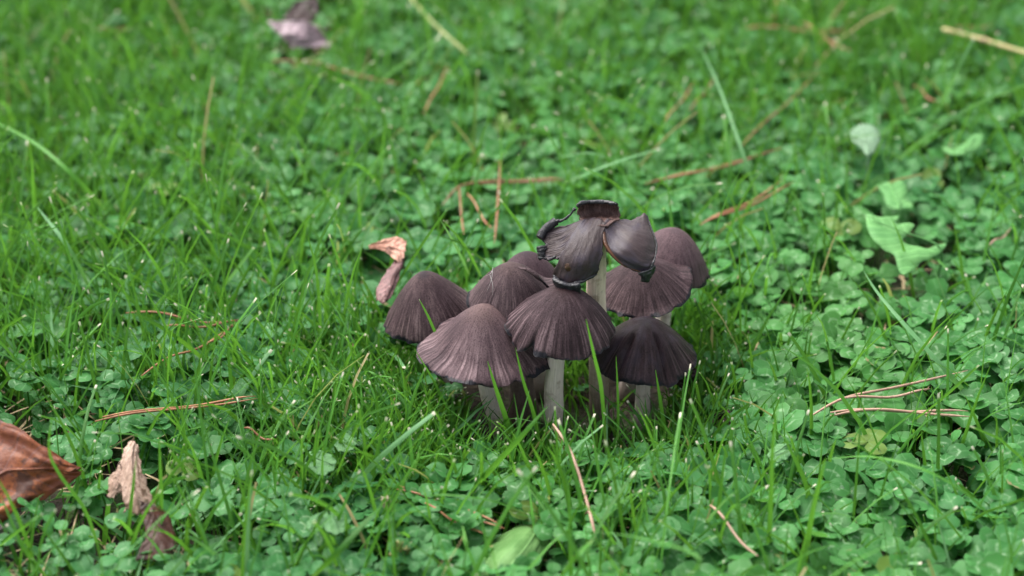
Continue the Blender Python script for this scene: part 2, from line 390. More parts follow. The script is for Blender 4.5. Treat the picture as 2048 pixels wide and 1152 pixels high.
# ------------------------------------------------------------------ mushrooms
def profile(v, p, eps, lin):
    g = lambda q: (np.sqrt(q * q + eps * eps) - eps) / (math.sqrt(1 + eps * eps) - eps)
    return (1 - lin) * v ** p + lin * g(v)
MUSH = []      # (centre xyz, R, rim z, apex) for keeping the grass clear
def mushroom(label, base, apex, R, H, p=1.8, eps=0.25, lin=0.5, tilt=(0, 0), yoff=0.0, seed=1, mat=None, stem_r=0.0045,
             stem_mat=None, ridge=1.0, curl=0.0, wav=1.0, grooves=(), sags=(), stem_mid=(0, 0), squash=1.0, flare=0.0):
    cm = 0.01; R *= cm; H *= cm
    B = Pz(*base, 0.0); A = Py(*apex, B.y + yoff * cm)
    ax = Vector((tilt[0], tilt[1], 1)).normalized()
    rot = Vector((0, 0, 1)).rotation_difference(ax).to_matrix()
    root = empty('mushroom', B)
    tag(root, label, 'mushroom', 'ink cap mushrooms growing in one cluster')
    NTH, NV = 648, 40
    th = np.linspace(0, 2 * math.pi, NTH, endpoint=False)
    vv = np.linspace(0.0, 1, NV) ** 0.85
    v, t = np.meshgrid(vv, th, indexing='ij')
    k = t / (2 * math.pi)
    fine = vnoise1(k * 196, seed, 196) * 0.62 + vnoise1(k * 104, seed + 1, 104) * 0.45
    rid = fine * sstep(v, 0.35, 0.92)
    low = vnoise1(k * 7, seed + 2, 7); mid = vnoise1(k * 17, seed + 3, 17); hi = vnoise1(k * 46, seed + 4, 46)
    r = R * v * (1 + v ** 4 * (0.035 * low + 0.03 * mid * v ** 6 + 0.05 * hi * v ** 24))
    z = -H * profile(v, p, eps, lin)
    z = z + flare * H * sstep(v, 0.7, 1.0)
    z += R * wav * v ** 4 * (0.06 * low + 0.035 * mid)
    z += curl * H * sstep(v, 0.88, 1.0) * (0.6 + 0.4 * mid)
    lump = vnoise1(k * 5, seed + 8, 5) * np.sin(v * math.pi) * 0.022 * R
    z += lump
    z += ridge * 0.0105 * R * rid
    for (g0, gw, gd, gv) in grooves:
        d = (t - R_(g0) + math.pi) % (2 * math.pi) - math.pi
        z -= gd * cm * np.exp(-(d / R_(gw)) ** 2) * sstep(v, gv, gv + 0.15) * (0.35 + 0.65 * sstep(v, 1.0, 0.8))
    for (g0, gw, gd, gr) in sags:
        d = (t - R_(g0) + math.pi) % (2 * math.pi) - math.pi
        e = np.exp(-(d / R_(gw)) ** 2) * sstep(v, 0.72, 1.0)
        z -= gd * cm * e; r = r + gr * cm * e
    X = r * np.cos(t); Y = r * np.sin(t) * squash
    Vc = np.stack([X, Y, z], -1).reshape(-1, 3) @ np.array(rot).T
    cap = np.stack([np.cos(t), np.sin(t), v], -1).reshape(-1, 3)
    me = mesh_np('cap', Vc, grid_quads(NV, NTH, True)[:, ::-1], attrs={'cap': cap, 'rid': (fine).ravel()}, mat=mat)
    o = link('cap', me, root, False); o.location = A - B
    # gills: the underside, from rim back to the stem
    NG = 14; q = np.linspace(1, 0.12, NG)
    qi, tt = np.meshgrid(q, th, indexing='ij')
    ir = np.searchsorted(vv, q).clip(1, NV - 1); f = ((q - vv[ir - 1]) / (vv[ir] - vv[ir - 1]))[:, None]
    itp = lambda A_: A_[ir - 1] * (1 - f) + A_[ir] * f
    gxx, gyy, gzz = itp(X), itp(Y), itp(z)
    gill = 0.0006 * np.sign(np.sin(tt * 54)) * sstep(qi, 1.0, 0.94)
    gzz = gzz - (0.0002 + 0.0042 * np.sin(np.clip((1 - qi) / 0.88, 0, 1) * math.pi / 2) ** 0.7) + gill
    gz = np.stack([gxx * (1 - 0.004 * (1 - qi)), gyy, gzz], -1).reshape(-1, 3) @ np.array(rot).T
    go = link('gills', mesh_np('gills', gz, grid_quads(NG, NTH, True)[:, ::-1], mat=M_gill), root, False); go.location = A - B
    # stem
    T = A - ax * H * 0.55
    m1 = B.lerp(T, 0.4) + Vector((stem_mid[0] * cm, stem_mid[1] * cm, 0))
    path = catmull([B - Vector((0, 0, 0.006)), m1, T], 26)
    s = np.linspace(0, 1, 26)
    rr = stem_r * (1.12 - 0.25 * s + 0.05 * vnoise1(s * 6, seed + 9, 7) + 0.18 * np.exp(-((s - 0.08) / 0.1) ** 2))
    Vs, Q, tr, uv = tube_np(path, rr, 20)
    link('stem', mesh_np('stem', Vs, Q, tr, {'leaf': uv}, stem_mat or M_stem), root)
    MUSH.append((np.array(A), R, A.z - H, np.array(B), stem_r))
    return root, A, B

C_dk, C_md, C_lt = (0.030, 0.021, 0.022), (0.098, 0.068, 0.066), (0.185, 0.140, 0.132)
mA = mat_cap('cap_skin_brown', (0.0187, 0.0104, 0.0126), (0.0560, 0.0341, 0.0388), (0.1315, 0.0890, 0.0909), (0.1018, 0.0646, 0.0640), 0.45, 0.75, 1.3, 0.6)
mB = mat_cap('cap_skin_pale', (0.0272, 0.0153, 0.0193), (0.0763, 0.0477, 0.0540), (0.1443, 0.0979, 0.1044), (0.1315, 0.0841, 0.0792), 0.7, 0.0, 4.1, 0.6)
mC = mat_cap('cap_skin_mottled', (0.0127, 0.0064, 0.0085), (0.0390, 0.0226, 0.0270), (0.1001, 0.0655, 0.0724), (0.0221, 0.0097, 0.0109), 0.9, 0.0, 8.7, 0.75)
mD = mat_cap('cap_skin_grey_brown', (0.0203, 0.0121, 0.0151), (0.0543, 0.0341, 0.0388), (0.1146, 0.0785, 0.0818), (0.0891, 0.0557, 0.0522), 0.6, 0.15, 12.9, 0.5)
mE = mat_cap('cap_skin_smooth', (0.0272, 0.0153, 0.0202), (0.0534, 0.0316, 0.0388), (0.0815, 0.0510, 0.0607), (0.0424, 0.0250, 0.0304), 0.6, 0.4, 15.2, 0.2)
mG = mat_cap('cap_skin_dusky', (0.0145, 0.0081, 0.0102), (0.0424, 0.0250, 0.0287), (0.0891, 0.0575, 0.0623), (0.0441, 0.0258, 0.0278), 0.5, 0.0, 19.4, 0.6)
mH = mat_cap('cap_skin_rosy', (0.0390, 0.0235, 0.0278), (0.0866, 0.0534, 0.0607), (0.1230, 0.0808, 0.0893), (0.0951, 0.0575, 0.0632), 0.5, 0.35, 23.8, 0.25)
mI = mat_cap('cap_skin_dark', (0.0085, 0.0045, 0.0059), (0.0221, 0.0121, 0.0144), (0.0491, 0.0292, 0.0329), (0.0127, 0.0064, 0.0076), 0.8, 0.5, 27.5, 0.5, blue=0.35, gloss=0.40)

mushroom('pale brown bell shaped ink cap in front, the broadest of the cluster', (1012, 862), (966, 612), 2.98, 2.55, p=1.45, eps=0.22, lin=0.85, tilt=(-0.03, -0.04),
         seed=21, mat=mB, stem_r=0.0036, flare=0.14, stem_mid=(-0.45, 0.1), sags=((-12, 14, 0.55, 0.25), (-80, 20, 0.15, 0.0), (-40, 9, 0.3, -0.1)), wav=1.15, squash=1.0)
rootC, AC, BC = mushroom('brown ink cap with frayed skirt on thick white stem, middle of the front row', (1117, 880), (1128, 577), 2.42, 2.05, p=1.9, eps=0.3, lin=0.45, tilt=(0.05, -0.06),
         seed=33, mat=mC, stem_r=0.0042, stem_mid=(-0.28, 0.0), sags=((-150, 16, 0.2, 0.05), (-128, 4, -0.3, -0.3)), wav=0.8)
mushroom('brown ink cap with black smudged crown at the cluster end near the pinkish leaf', (880, 772), (846, 546), 2.18, 2.4, p=1.8, eps=0.25, lin=0.6, tilt=(-0.14, -0.08),
         seed=45, mat=mA, stem_r=0.0042, sags=((-70, 25, 0.12, 0.0),), wav=0.9)
rootD, AD, BD = mushroom('grey brown ink cap with torn lip, second row behind the pale bell cap', (1050, 822), (1020, 530), 2.05, 2.0, p=1.9, eps=0.3, lin=0.4, tilt=(-0.05, -0.10),
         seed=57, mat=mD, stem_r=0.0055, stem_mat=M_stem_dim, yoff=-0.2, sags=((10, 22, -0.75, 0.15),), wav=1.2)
mushroom('smooth purplish ink cap half hidden behind the torn lip cap', (1078, 770), (1052, 506), 1.75, 1.8, p=2.1, eps=0.3, lin=0.3, tilt=(-0.05, 0.0),
         seed=69, mat=mE, stem_r=0.0042, ridge=0.5, wav=0.6)
mushroom('dusky ink cap with lifted black edge under the tall torn mushroom', (1256, 776), (1284, 521), 2.2, 1.65, p=1.7, eps=0.3, lin=0.5, tilt=(-0.14, -0.12),
         seed=71, mat=mG, stem_r=0.0042, curl=0.06, sags=((15, 25, -0.35, 0.0),), wav=0.9)
mushroom('rosy brown ink cap at the back beside the tall torn mushroom', (1316, 722), (1350, 461), 1.95, 1.95, p=2.15, eps=0.35, lin=0.4, tilt=(0.12, -0.05),
         seed=83, mat=mH, stem_r=0.0036, ridge=0.4, wav=0.9, sags=((-30, 25, 0.25, 0.0),))
mushroom('low dark ink cap with grooved wet crown on a short white stem', (1284, 842), (1292, 640), 2.28, 2.0, p=2.1, eps=0.35, lin=0.35, tilt=(0.02, -0.04),
         seed=95, mat=mI, stem_r=0.0034, grooves=((-62, 5, 0.28, 0.3), (-128, 6, 0.22, 0.35), (-100, 4, 0.12, 0.5), (-40, 4, 0.1, 0.55), (-150, 5, 0.15, 0.5)), wav=0.9)

# frayed skirt of torn veil under the middle cap: part of that mushroom
def strips(name, specs, mat, parent):
    Vs, Qs, n0 = [], [], 0
    for pts, wd in specs:
        P = catmull(pts, 9); n = len(P)
        T = np.gradient(P, axis=0); side = np.cross(T, [0, -0.8, 0.6]); side /= np.linalg.norm(side, axis=1)[:, None] + 1e-9
        wv = (wd * (1 - 0.8 * np.linspace(0, 1, n)))[:, None]
        nrm = np.cross(T, side); nrm /= np.linalg.norm(nrm, axis=1)[:, None] + 1e-9
        Vv = np.stack([P - side * wv, P + nrm * wv * 0.6, P + side * wv, P - nrm * wv * 0.3], 1).reshape(-1, 3)
        Vs.append(Vv); Qs.append(grid_quads(n, 4, True) + n0); n0 += len(Vv)
    return link(name, mesh_np(name, np.concatenate(Vs), np.concatenate(Qs), mat=mat), parent)
M_veil = mat_flat('veil_scrap', (0.10, 0.06, 0.035), (0.24, 0.17, 0.11), 300, 0.7)
ys = BC.y
for pts, wd in [([(1112, 690), (1122, 708), (1134, 700)], .0012), ([(1134, 700), (1142, 712), (1138, 706)], .0012), ([(1116, 694), (1128, 712), (1140, 716)], .0008),
                ([(1150, 700), (1172, 706), (1190, 700), (1200, 690)], .0013), ([(1160, 698), (1180, 712), (1196, 706)], .0009), ([(1186, 690), (1192, 700), (1182, 712)], .0008)]:
    strips('skirt_shred', [([Py(a, b, ys - 0.0075 + 0.001 * i) for i, (a, b) in enumerate(pts)], wd)], M_veil, rootC)

# ---- the tall, torn old cap: four lobes around the stem, each a patch with its own thickness
rootF = empty('mushroom', Pz(1199, 832, 0))
tag(rootF, 'tall old ink cap torn into dark curled lobes, standing above all the others', 'mushroom', 'ink cap mushrooms growing in one cluster')
yF = rootF.location.y
def patch(name, ctrl, nu, nv, thick, mat, parent, edge_noise=0.0, seed=0, uv_kind='leaf', wrinkle=0.0, lobe_az=0.0, vmin=0.1):
    """ctrl[row][col] world points; rows run from the centre outwards"""
    rows = [catmull(r, nv) for r in ctrl]
    P = np.array([catmull([r[j] for r in rows], nu) for j in range(nv)]).transpose(1, 0, 2)
    u = np.linspace(0, 1, nu)[:, None] * np.ones((1, nv)); t = np.linspace(-1, 1, nv)[None, :] * np.ones((nu, 1))
    du = np.gradient(P, axis=0); dv = np.gradient(P, axis=1)
    N = np.cross(dv, du); N /= np.linalg.norm(N, axis=2)[..., None] + 1e-12
    if N[..., 2].mean() < 0 and abs(N[..., 2].mean()) > 0.05: N = -N
    if edge_noise:
        e = vnoise1(np.linspace(0, 13, nv), seed, 29) + 0.6 * vnoise1(np.linspace(0, 31, nv), seed + 1, 67)
        P = P + du / (np.linalg.norm(du, axis=2)[..., None] + 1e-9) * (edge_noise * e[None, :] * sstep(u, 0.75, 1.0))[..., None]
        e2 = vnoise1(np.linspace(0, 15, nu), seed + 2, 37)[:, None] + 0.6 * vnoise1(np.linspace(0, 37, nu), seed + 3, 67)[:, None]
        P = P + dv / (np.linalg.norm(dv, axis=2)[..., None] + 1e-9) * (edge_noise * 0.7 * e2 * np.sign(t) * sstep(abs(t), 0.75, 1.0))[..., None]
    if wrinkle:
        P = P + N * (wrinkle * (vnoise2(u * 5 + seed, t * 4 + 9) + 0.5 * vnoise2(u * 13 + seed, t * 11)))[..., None]
    rid = vnoise1((t + 1) * 22, seed + 5, 64)
    if uv_kind == 'cap': P = P + N * (0.00018 * rid * sstep(u, 0.2, 0.7))[..., None]
    Vt = P.reshape(-1, 3); Vb = (P - N * thick).reshape(-1, 3)
    V = np.vstack([Vt, Vb]); n = nu * nv
    Q = grid_quads(nu, nv); Q2 = Q[:, ::-1] + n
    rim = np.concatenate([np.arange(nv), np.arange(1, nu) * nv + nv - 1, (nu - 1) * nv + np.arange(nv - 2, -1, -1), np.arange(nu - 2, -1, -1) * nv])
    a, b = rim[:-1], rim[1:]
    Q3 = np.stack([a, b, b + n, a + n], -1)
    if uv_kind == 'cap':
        az = lobe_az + t * 0.6
        A = np.stack([np.cos(az), np.sin(az), vmin + (1 - vmin) * np.maximum(u, 0)], -1).reshape(-1, 3)
        at = {'cap': np.vstack([A, A]), 'rid': np.concatenate([rid.ravel(), rid.ravel()])}
    else:
        A = np.stack([u, t, np.full_like(u, 0.5)], -1).reshape(-1, 3); at = {'leaf': np.vstack([A, A])}
    return link(name, mesh_np(name, V, np.vstack([Q, Q2, Q3]), attrs=at, mat=mat), parent), P
mF = mat_cap('cap_skin_torn', (0.021, 0.013, 0.014), (0.036, 0.023, 0.024), (0.056, 0.037, 0.036), (0.034, 0.022, 0.023), 0.5, 0.0, 31.0, 0.08, blue=0.65, edge0=0.94, gloss=0.42, spec=0.28, rough=0.7, groove=0.3)
mF2 = mat_cap('cap_skin_torn_back', (0.030, 0.016, 0.015), (0.085, 0.050, 0.045), (0.15, 0.095, 0.085), (0.06, 0.04, 0.04), 0.4, 0.0, 35.0, 0.2, edge0=0.93, gloss=0.5, spec=0.2, rough=0.9)
def L(px, py, y): return Py(px, py, yF + y * 0.01)
C0 = (1207, 447)
lobes = [
 # front lobe hanging down
 ([[(1166, 440, .35), (1184, 436, .45), (1200, 437, .35), (1211, 445, .1)],
   [(1148, 462, -.3), (1168, 463, -.45), (1188, 465, -.55), (1206, 468, -.5)],
   [(1134, 490, -.8), (1156, 494, -1.1), (1181, 494, -1.2), (1205, 494, -1.0)],
   [(1118, 516, -1.1), (1143, 524, -1.5), (1174, 524, -1.6), (1203, 518, -1.3)],
   [(1108, 538, -1.2), (1135, 551, -1.6), (1168, 550, -1.7), (1198, 538, -1.4)],
   [(1106, 550, -1.2), (1130, 568, -1.6), (1162, 564, -1.7), (1193, 548, -1.4)]], 4.3),
 # side lobe, upper tongue
 ([[(1192, 434, .6), (1190, 440, .4), (1188, 448, .1)],
   [(1162, 439, .7), (1156, 452, .3), (1152, 466, -.1)],
   [(1132, 452, .7), (1126, 468, .4), (1124, 488, 0)],
   [(1108, 456, .8), (1100, 474, .5), (1106, 492, .1)],
   [(1096, 458, .8), (1084, 474, .6), (1091, 489, .2)]], 3.3),
 # side lobe, lower tongue
 ([[(1186, 446, .1), (1182, 452, -.1), (1178, 460, -.3)],
   [(1150, 464, -.1), (1146, 476, -.45), (1142, 490, -.8)],
   [(1122, 480, 0), (1122, 495, -.4), (1123, 514, -.85)],
   [(1100, 486, .1), (1098, 502, -.2), (1101, 518, -.6)],
   [(1088, 490, .1), (1086, 504, -.1), (1088, 517, -.4)]], 3.7),
 # back lobe bent upwards
 ([[(1178, 455, -.15), (1192, 452, -.15), (1204, 452, -.15), (1214, 452, -.15)],
   [(1172, 442, .3), (1194, 439, .5), (1214, 439, .5), (1230, 441, .3)],
   [(1161, 436, .9), (1190, 432, 1.1), (1216, 432, 1.1), (1238, 437, .7)],
   [(1158, 426, 1.0), (1186, 420, 1.35), (1214, 421, 1.35), (1237, 428, .9)],
   [(1158, 414, .9), (1184, 409, 1.3), (1214, 409, 1.3), (1235, 417, .9)],
   [(1160, 407, .7), (1182, 404, 1.1), (1212, 404, 1.1), (1232, 409, .8)]], 1.6),
 # broad spoon shaped lobe on the other side
 ([[(1204, 460, -.3), (1206, 450, -.05), (1210, 442, .25), (1214, 436, .5)],
   [(1211, 492, -.9), (1224, 475, -.5), (1236, 456, .1), (1242, 438, .7)],
   [(1226, 514, -1.3), (1249, 500, -1.25), (1264, 468, -.35), (1263, 439, .8)],
   [(1250, 533, -1.5), (1277, 520, -1.45), (1290, 478, -.45), (1280, 432, 1.0)],
   [(1276, 544, -1.5), (1298, 527, -1.3), (1306, 485, -.3), (1290, 428, 1.1)],
   [(1291, 548, -1.4), (1307, 523, -1.1), (1312, 486, -.1), (1297, 442, .9)]], 5.6)]
for i, (g, az) in enumerate(lobes):
    patch('cap_lobe', [[L(*c) for c in row] for row in g], 40, 36, 0.0014 if i == 4 else 0.0009, mF2 if i == 3 else mF, rootF, 0.0007, 100 + i * 7, 'cap', 0.00028, az, 0.12)
def roll(pts, r0, seed, ir=0.16, end=0.55):
    P = catmull(pts, 90); s = np.linspace(0, 1, 90); P = P + r0 * 0.7 * ir * np.stack([vnoise1(s * 14, seed + k, 17) for k in (3, 4, 5)], -1)
    rr = r0 * (0.85 + 0.06 * np.sin(s * 140) + ir * vnoise1(s * 9, seed, 13)) * np.minimum(1, end + 4 * np.minimum(s, 1 - s))
    V, Q, tr, uv = tube_np(P, rr, 14)
    link('curled_edge', mesh_np('curled_edge', V, Q, tr, {'leaf': uv}, M_ink), rootF)
roll([L(1156, 414, .8), L(1160, 407, .7), L(1182, 404, 1.1), L(1212, 404, 1.1), L(1232, 409, .8)], 0.0010, 1, 0.22)
roll([L(1079, 476, .5), L(1088, 462, .75), L(1101, 450, .9), L(1112, 442, 1.0)], 0.0023, 2, 0.05, 0.9)
roll([L(1083, 492, .1), L(1085, 504, 0.0), L(1087, 516, -0.1)], 0.0027, 3, 0.05, 0.95)
roll([L(1085, 514, -0.15), L(1098, 519, -.5), L(1112, 513, -.8)], 0.0007, 4)
roll([L(1110, 443, 1.0), L(1124, 441, 1.0), L(1136, 434, 1.0), L(1150, 418, 1.0)], 0.0008, 5, 0.35, 0.8)
roll([L(1106, 550, -1.2), L(1130, 568, -1.6), L(1162, 564, -1.7), L(1193, 548, -1.4)], 0.0009, 6, 0.4)
roll([L(1290, 428, 1.1), L(1297, 442, .9), L(1312, 486, -.1), L(1307, 523, -1.1), L(1291, 548, -1.4)], 0.00055, 7, 0.3)
# wet black tongues that hang from the lobes
for g in ([[L(1108, 552, -1.5), L(1124, 560, -1.8), L(1142, 566, -1.9), L(1160, 562, -1.9)], [L(1112, 564, -1.5), L(1126, 574, -1.7), L(1144, 578, -1.8), L(1160, 574, -1.8)], [L(1122, 574, -1.4), L(1132, 582, -1.5), L(1146, 585, -1.6), L(1157, 580, -1.6)]],
          [[L(1276, 542, -1.4), L(1286, 540, -1.4), L(1298, 534, -1.2), L(1304, 526, -1.0)], [L(1281, 548, -1.4), L(1289, 548, -1.4), L(1298, 543, -1.2), L(1302, 536, -1.0)], [L(1289, 555, -1.3), L(1292, 558, -1.3), L(1296, 552, -1.2), L(1300, 544, -1.0)]]):
    patch('inky_drip', g, 12, 14, 0.0018, M_ink, rootF, 0.0006, 140, 'leaf', 0.0006)
# brown inner lip of the spoon lobe
strips('inner_lip', [([L(1206, 464, -.35), L(1211, 488, -.9), L(1226, 512, -1.3), L(1250, 532, -1.5), L(1282, 544, -1.5)], 0.0011)], mat_flat('brown_flesh', (0.045, 0.018, 0.010), (0.10, 0.042, 0.020), 200, 0.35), rootF)
# scar on the front lobe
patch('scar', [[L(1130, 531, -1.80), L(1134, 527, -1.83), L(1138, 528, -1.85)], [L(1132, 536, -1.84), L(1136, 534, -1.90), L(1141, 535, -1.88)], [L(1133, 540, -1.83), L(1138, 541, -1.86), L(1141, 540, -1.86)]],
      10, 10, 0.0006, mat_flat('scar_brown', (0.045, 0.022, 0.014), (0.10, 0.055, 0.032), 500, 0.6), rootF, 0.0004, 61, 'leaf', 0.0003)
B = rootF.location
path = catmull([B - Vector((0, 0, .006)), L(1197, 690, 0.0), L(1192, 570, 0.0), L(1204, 462, 0.0)], 30)
s = np.linspace(0, 1, 30)
Vs, Q, tr, uv = tube_np(path, 0.0046 * (1.0 - 0.10 * s - 0.5 * sstep(s, 0.72, 1.0)), 20)
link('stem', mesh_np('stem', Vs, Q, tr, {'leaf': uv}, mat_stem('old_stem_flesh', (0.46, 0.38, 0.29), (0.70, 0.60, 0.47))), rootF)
MUSH.append((np.array(L(1207, 447, 0)), 0.022, L(1207, 540, 0).z, np.array(B), 0.0046))
# torn lip flap of the grey brown cap
lipo, _ = patch('torn_lip', [[Py(1036, 533, BD.y - .006), Py(1052, 536, BD.y - .008), Py(1068, 544, BD.y - .009)],
                   [Py(1050, 536, BD.y - .011), Py(1064, 545, BD.y - .013), Py(1080, 556, BD.y - .013)],
                   [Py(1064, 543, BD.y - .012), Py(1080, 555, BD.y - .014), Py(1098, 573, BD.y - .013)]], 14, 14, 0.0009, mD, rootD, 0.0003, 3, 'cap', 0.0002, 5.0, 0.3)

M_wisp = mat_flat('white_mould', (0.30, 0.29, 0.28), (0.45, 0.44, 0.43), 200)
for (a, b), (c, d) in (((986, 534), (974, 582)), ((980, 550), (985, 592)), ((984, 542), (972, 552))):
    yy = BD.y - 0.014
    strips('mould_wisp', [([Py(a, b, yy), Py((a + c) / 2 + 3, (b + d) / 2, yy - .004), Py(c, d, yy - .005)], 0.00013)], M_wisp, rootD)
# ------------------------------------------------------------------ obstacles for plants
def cap_hits(P, margin=0.0015):
    """P (N,K,3): true where any sample lies inside a cap"""
    bad = np.zeros(len(P), bool)
    for A, R, rz, Bs, sr in MUSH:
        d = np.hypot(P[..., 0] - A[0], P[..., 1] - A[1])
        bad |= ((d < R + margin) & (P[..., 2] > rz - 0.004) & (P[..., 2] < A[2] + 0.012)).any(1)
        t = np.clip(P[..., 2] / A[2], 0, 1)
        ds = np.hypot(P[..., 0] - (Bs[0] * (1 - t) + A[0] * t), P[..., 1] - (Bs[1] * (1 - t) + A[1] * t))
        bad |= ((ds < sr * 1.5) & (P[..., 2] < rz)).any(1)
    return bad
ELL = [(846, 618, 92, 76), (966, 692, 122, 84), (1135, 640, 104, 66), (1018, 585, 86, 62), (1055, 540, 70, 45), (1200, 490, 128, 96), (1288, 560, 92, 66), (1358, 528, 72, 72), (1290, 702, 96, 68)]
def over_caps(P):
    px, py, D = proj(P)
    bad = np.zeros(len(P), bool)
    for cx, cy, a, b in ELL: bad |= ((((px - cx) / a) ** 2 + ((py - cy) / b) ** 2) < 1).any(1)
    return bad & (P[:, :, 1].min(1) < -0.07)
KEEP = [(265, 945, 55, 75), (40, 920, 120, 70), (1810, 480, 100, 75), (1030, 1110, 90, 60), (776, 535, 48, 66), (598, 50, 66, 52)]
def over_items(P):
    px, py, D = proj(P); bad = np.zeros(len(P), bool)
    for cx, cy, a, b in KEEP: bad |= ((((px - cx) / a) ** 2 + ((py - cy) / b) ** 2) < 1).any(1)
    return bad
mb = np.array([m[3][:2] for m in MUSH])
def d_mush(x, y): return np.min(np.hypot(x[:, None] - mb[:, 0], y[:, None] - mb[:, 1]), 1)

# ------------------------------------------------------------------ grass blades
def blade_paths(x, y, z, az, a0, a1, Ln, nseg):
    s = np.linspace(0, 1, nseg + 1)
    ang = a0[:, None] + (a1 - a0)[:, None] * s ** 1.4
    ds = (Ln / nseg)[:, None]
    am = (ang[:, 1:] + ang[:, :-1]) / 2
    h = np.concatenate([np.zeros((len(x), 1)), np.cumsum(np.sin(am) * ds, 1)], 1)
    zz = np.concatenate([np.zeros((len(x), 1)), np.cumsum(np.cos(am) * ds, 1)], 1)
    return np.stack([x[:, None] + np.cos(az)[:, None] * h, y[:, None] + np.sin(az)[:, None] * h, z[:, None] + zz], -1)
def ribbons(P, W, twist, tone, rnd, cut, fold=0.35):
    N, K, _ = P.shape
    T = np.gradient(P, axis=1); T /= np.linalg.norm(T, axis=2)[..., None] + 1e-12
    hz = T.copy(); hz[..., 2] = 0
    side = np.stack([np.cos(twist), np.sin(twist), np.zeros(N)], -1)[:, None, :] * np.ones((1, K, 1))
    side = side - T * (side * T).sum(-1, keepdims=True); side /= np.linalg.norm(side, axis=2)[..., None] + 1e-9
    nrm = np.cross(T, side)
    s = np.linspace(0, 1, K)[None, :]
    wd = W[:, None] * (0.55 + 0.45 * np.minimum(1, s / 0.25)) * (1 - (s ** 3.0) * (1 - cut[:, None]))
    wd = wd[..., None] * 0.5
    V = np.stack([P - side * wd, P - nrm * wd * fold, P + side * wd], 2)     # N,K,3cols,3
    S = np.broadcast_to(s[..., None], (N, K, 3)); Tt = np.broadcast_to(np.array([-1, 0, 1.0]), (N, K, 3))
    A = np.stack([S, Tt, np.broadcast_to(tone[:, None, None], (N, K, 3))], -1)
    q = grid_quads(K, 3)
    Q = (q[None] + (np.arange(N) * K * 3)[:, None, None]).reshape(-1, 4)
    return V.reshape(-1, 3), Q, A.reshape(-1, 3), np.repeat(rnd, K * 3)
def smask(x, y):                                            # how grassy the lawn is
    px, py, D = proj(np.stack([x, y, np.full_like(x, 0.02)], -1))
    g = 0.30 + 0.18 * vnoise2(x * 8 + 2, y * 8 + 4) - 0.06 * sstep(px, 1350, 1550) * sstep(py, 420, 560)
    g += 0.26 * sstep(py, 450, 150) + 1.05 * np.exp(-((px - 0) / 480) ** 2) * sstep(py, 1050, 700)
    g += 0.6 * np.exp(-((px - 330) / 260) ** 2 - ((py - 720) / 260) ** 2)
    g += 0.8 * np.exp(-((px - 1760) / 300) ** 2 - ((py - 60) / 170) ** 2)
    g += 0.6 * np.exp(-((px - 700) / 260) ** 2 - ((py - 820) / 150) ** 2)
    g += 0.9 * np.exp(-((px - 1080) / 260) ** 2 - ((py - 860) / 90) ** 2)
    g += 0.35 * np.exp(-((px - 450) / 300) ** 2 - ((py - 1050) / 130) ** 2)
    g += 0.3 * np.exp(-((px - 1250) / 300) ** 2 - ((py - 1080) / 90) ** 2)
    return np.clip(g, 0.08, 1.1)
def grass(n, seed, lmin, lmax, wmin, wmax, thr=1.0, lean=(0.1, 0.75), bend=(0.1, 1.0), ext=(-0.55, 0.55, -0.42, 0.72), near_only=None):
    g = np.random.default_rng(seed)
    x = g.uniform(ext[0], ext[1], n); y = g.uniform(ext[2], ext[3], n)
    keep = g.uniform(0, thr, n) < smask(x, y)
    x, y = x[keep], y[keep]
    cl = g.normal(0, 0.006, (len(x), 2))
    x = np.round(x / 0.022 + 0.35 * g.normal(size=len(x))) * 0.022 + cl[:, 0] * 1.2
    y = np.round(y / 0.022 + 0.35 * g.normal(size=len(x))) * 0.022 + cl[:, 1] * 1.2
    n = len(x)
    Ln = g.uniform(lmin, lmax, n) * (0.75 + 0.5 * g.random(n) ** 2)
    a0 = g.uniform(*lean, n); a1 = a0 + g.uniform(*bend, n)
    P = blade_paths(x, y, ground_h(x, y) - 0.003, g.uniform(0, 2 * math.pi, n), a0, a1, Ln, 5)
    under = np.zeros(len(P), bool)
    for A_, R_c, rz, Bs, sr in MUSH: under |= np.hypot(P[:, 0, 0] - A_[0], P[:, 0, 1] - A_[1] + 0.002) < R_c * 0.95
    bpx, bpy, _ = proj(P[:, 0])
    front = (np.abs(bpx - 1130) < 210) & (bpy > 800) & (bpy < 1000)
    tall = P[:, -1, 2] > 0.030
    ok = ~cap_hits(P) & ~over_caps(P) & ~(under & (g.random(len(P)) < np.where(P[:, 0, 1] < -0.118, 0.6, 0.1) * (lmax > 0.04))) & ~(front & (g.random(len(P)) < np.where(bpy < 940, 0.95, np.where(tall, 0.82, 0.3)))) & ~(over_items(P) & (g.random(len(P)) < 0.88))
    P = P[ok]; n = len(P)
    rn_ = g.random(n); tn_ = g.random(n)
    bx, by, _ = proj(P[:, 0]); shade_mask = np.exp(-(((bx - 1170) / 350) ** 2 + ((by - 850) / 135) ** 2) ** 2)
    tn_ = tn_ * (1 - shade_mask) - 0.55 * shade_mask  # shade around the mushroom bases painted into the blade tone
    return P, g.uniform(wmin, wmax, n), g.uniform(0, 2 * math.pi, n), tn_, rn_, np.where(rn_ > 0.76, 0.62, 0.08)
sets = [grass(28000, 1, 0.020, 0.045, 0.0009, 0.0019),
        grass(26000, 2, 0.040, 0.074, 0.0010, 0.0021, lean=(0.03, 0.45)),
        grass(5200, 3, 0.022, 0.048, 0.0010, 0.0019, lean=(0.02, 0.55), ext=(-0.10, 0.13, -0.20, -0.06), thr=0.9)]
sets.append(grass(5200, 6, 0.018, 0.034, 0.0011, 0.0020, lean=(0.0, 0.45), ext=(-0.075, 0.10, -0.15, -0.02), thr=0.6))
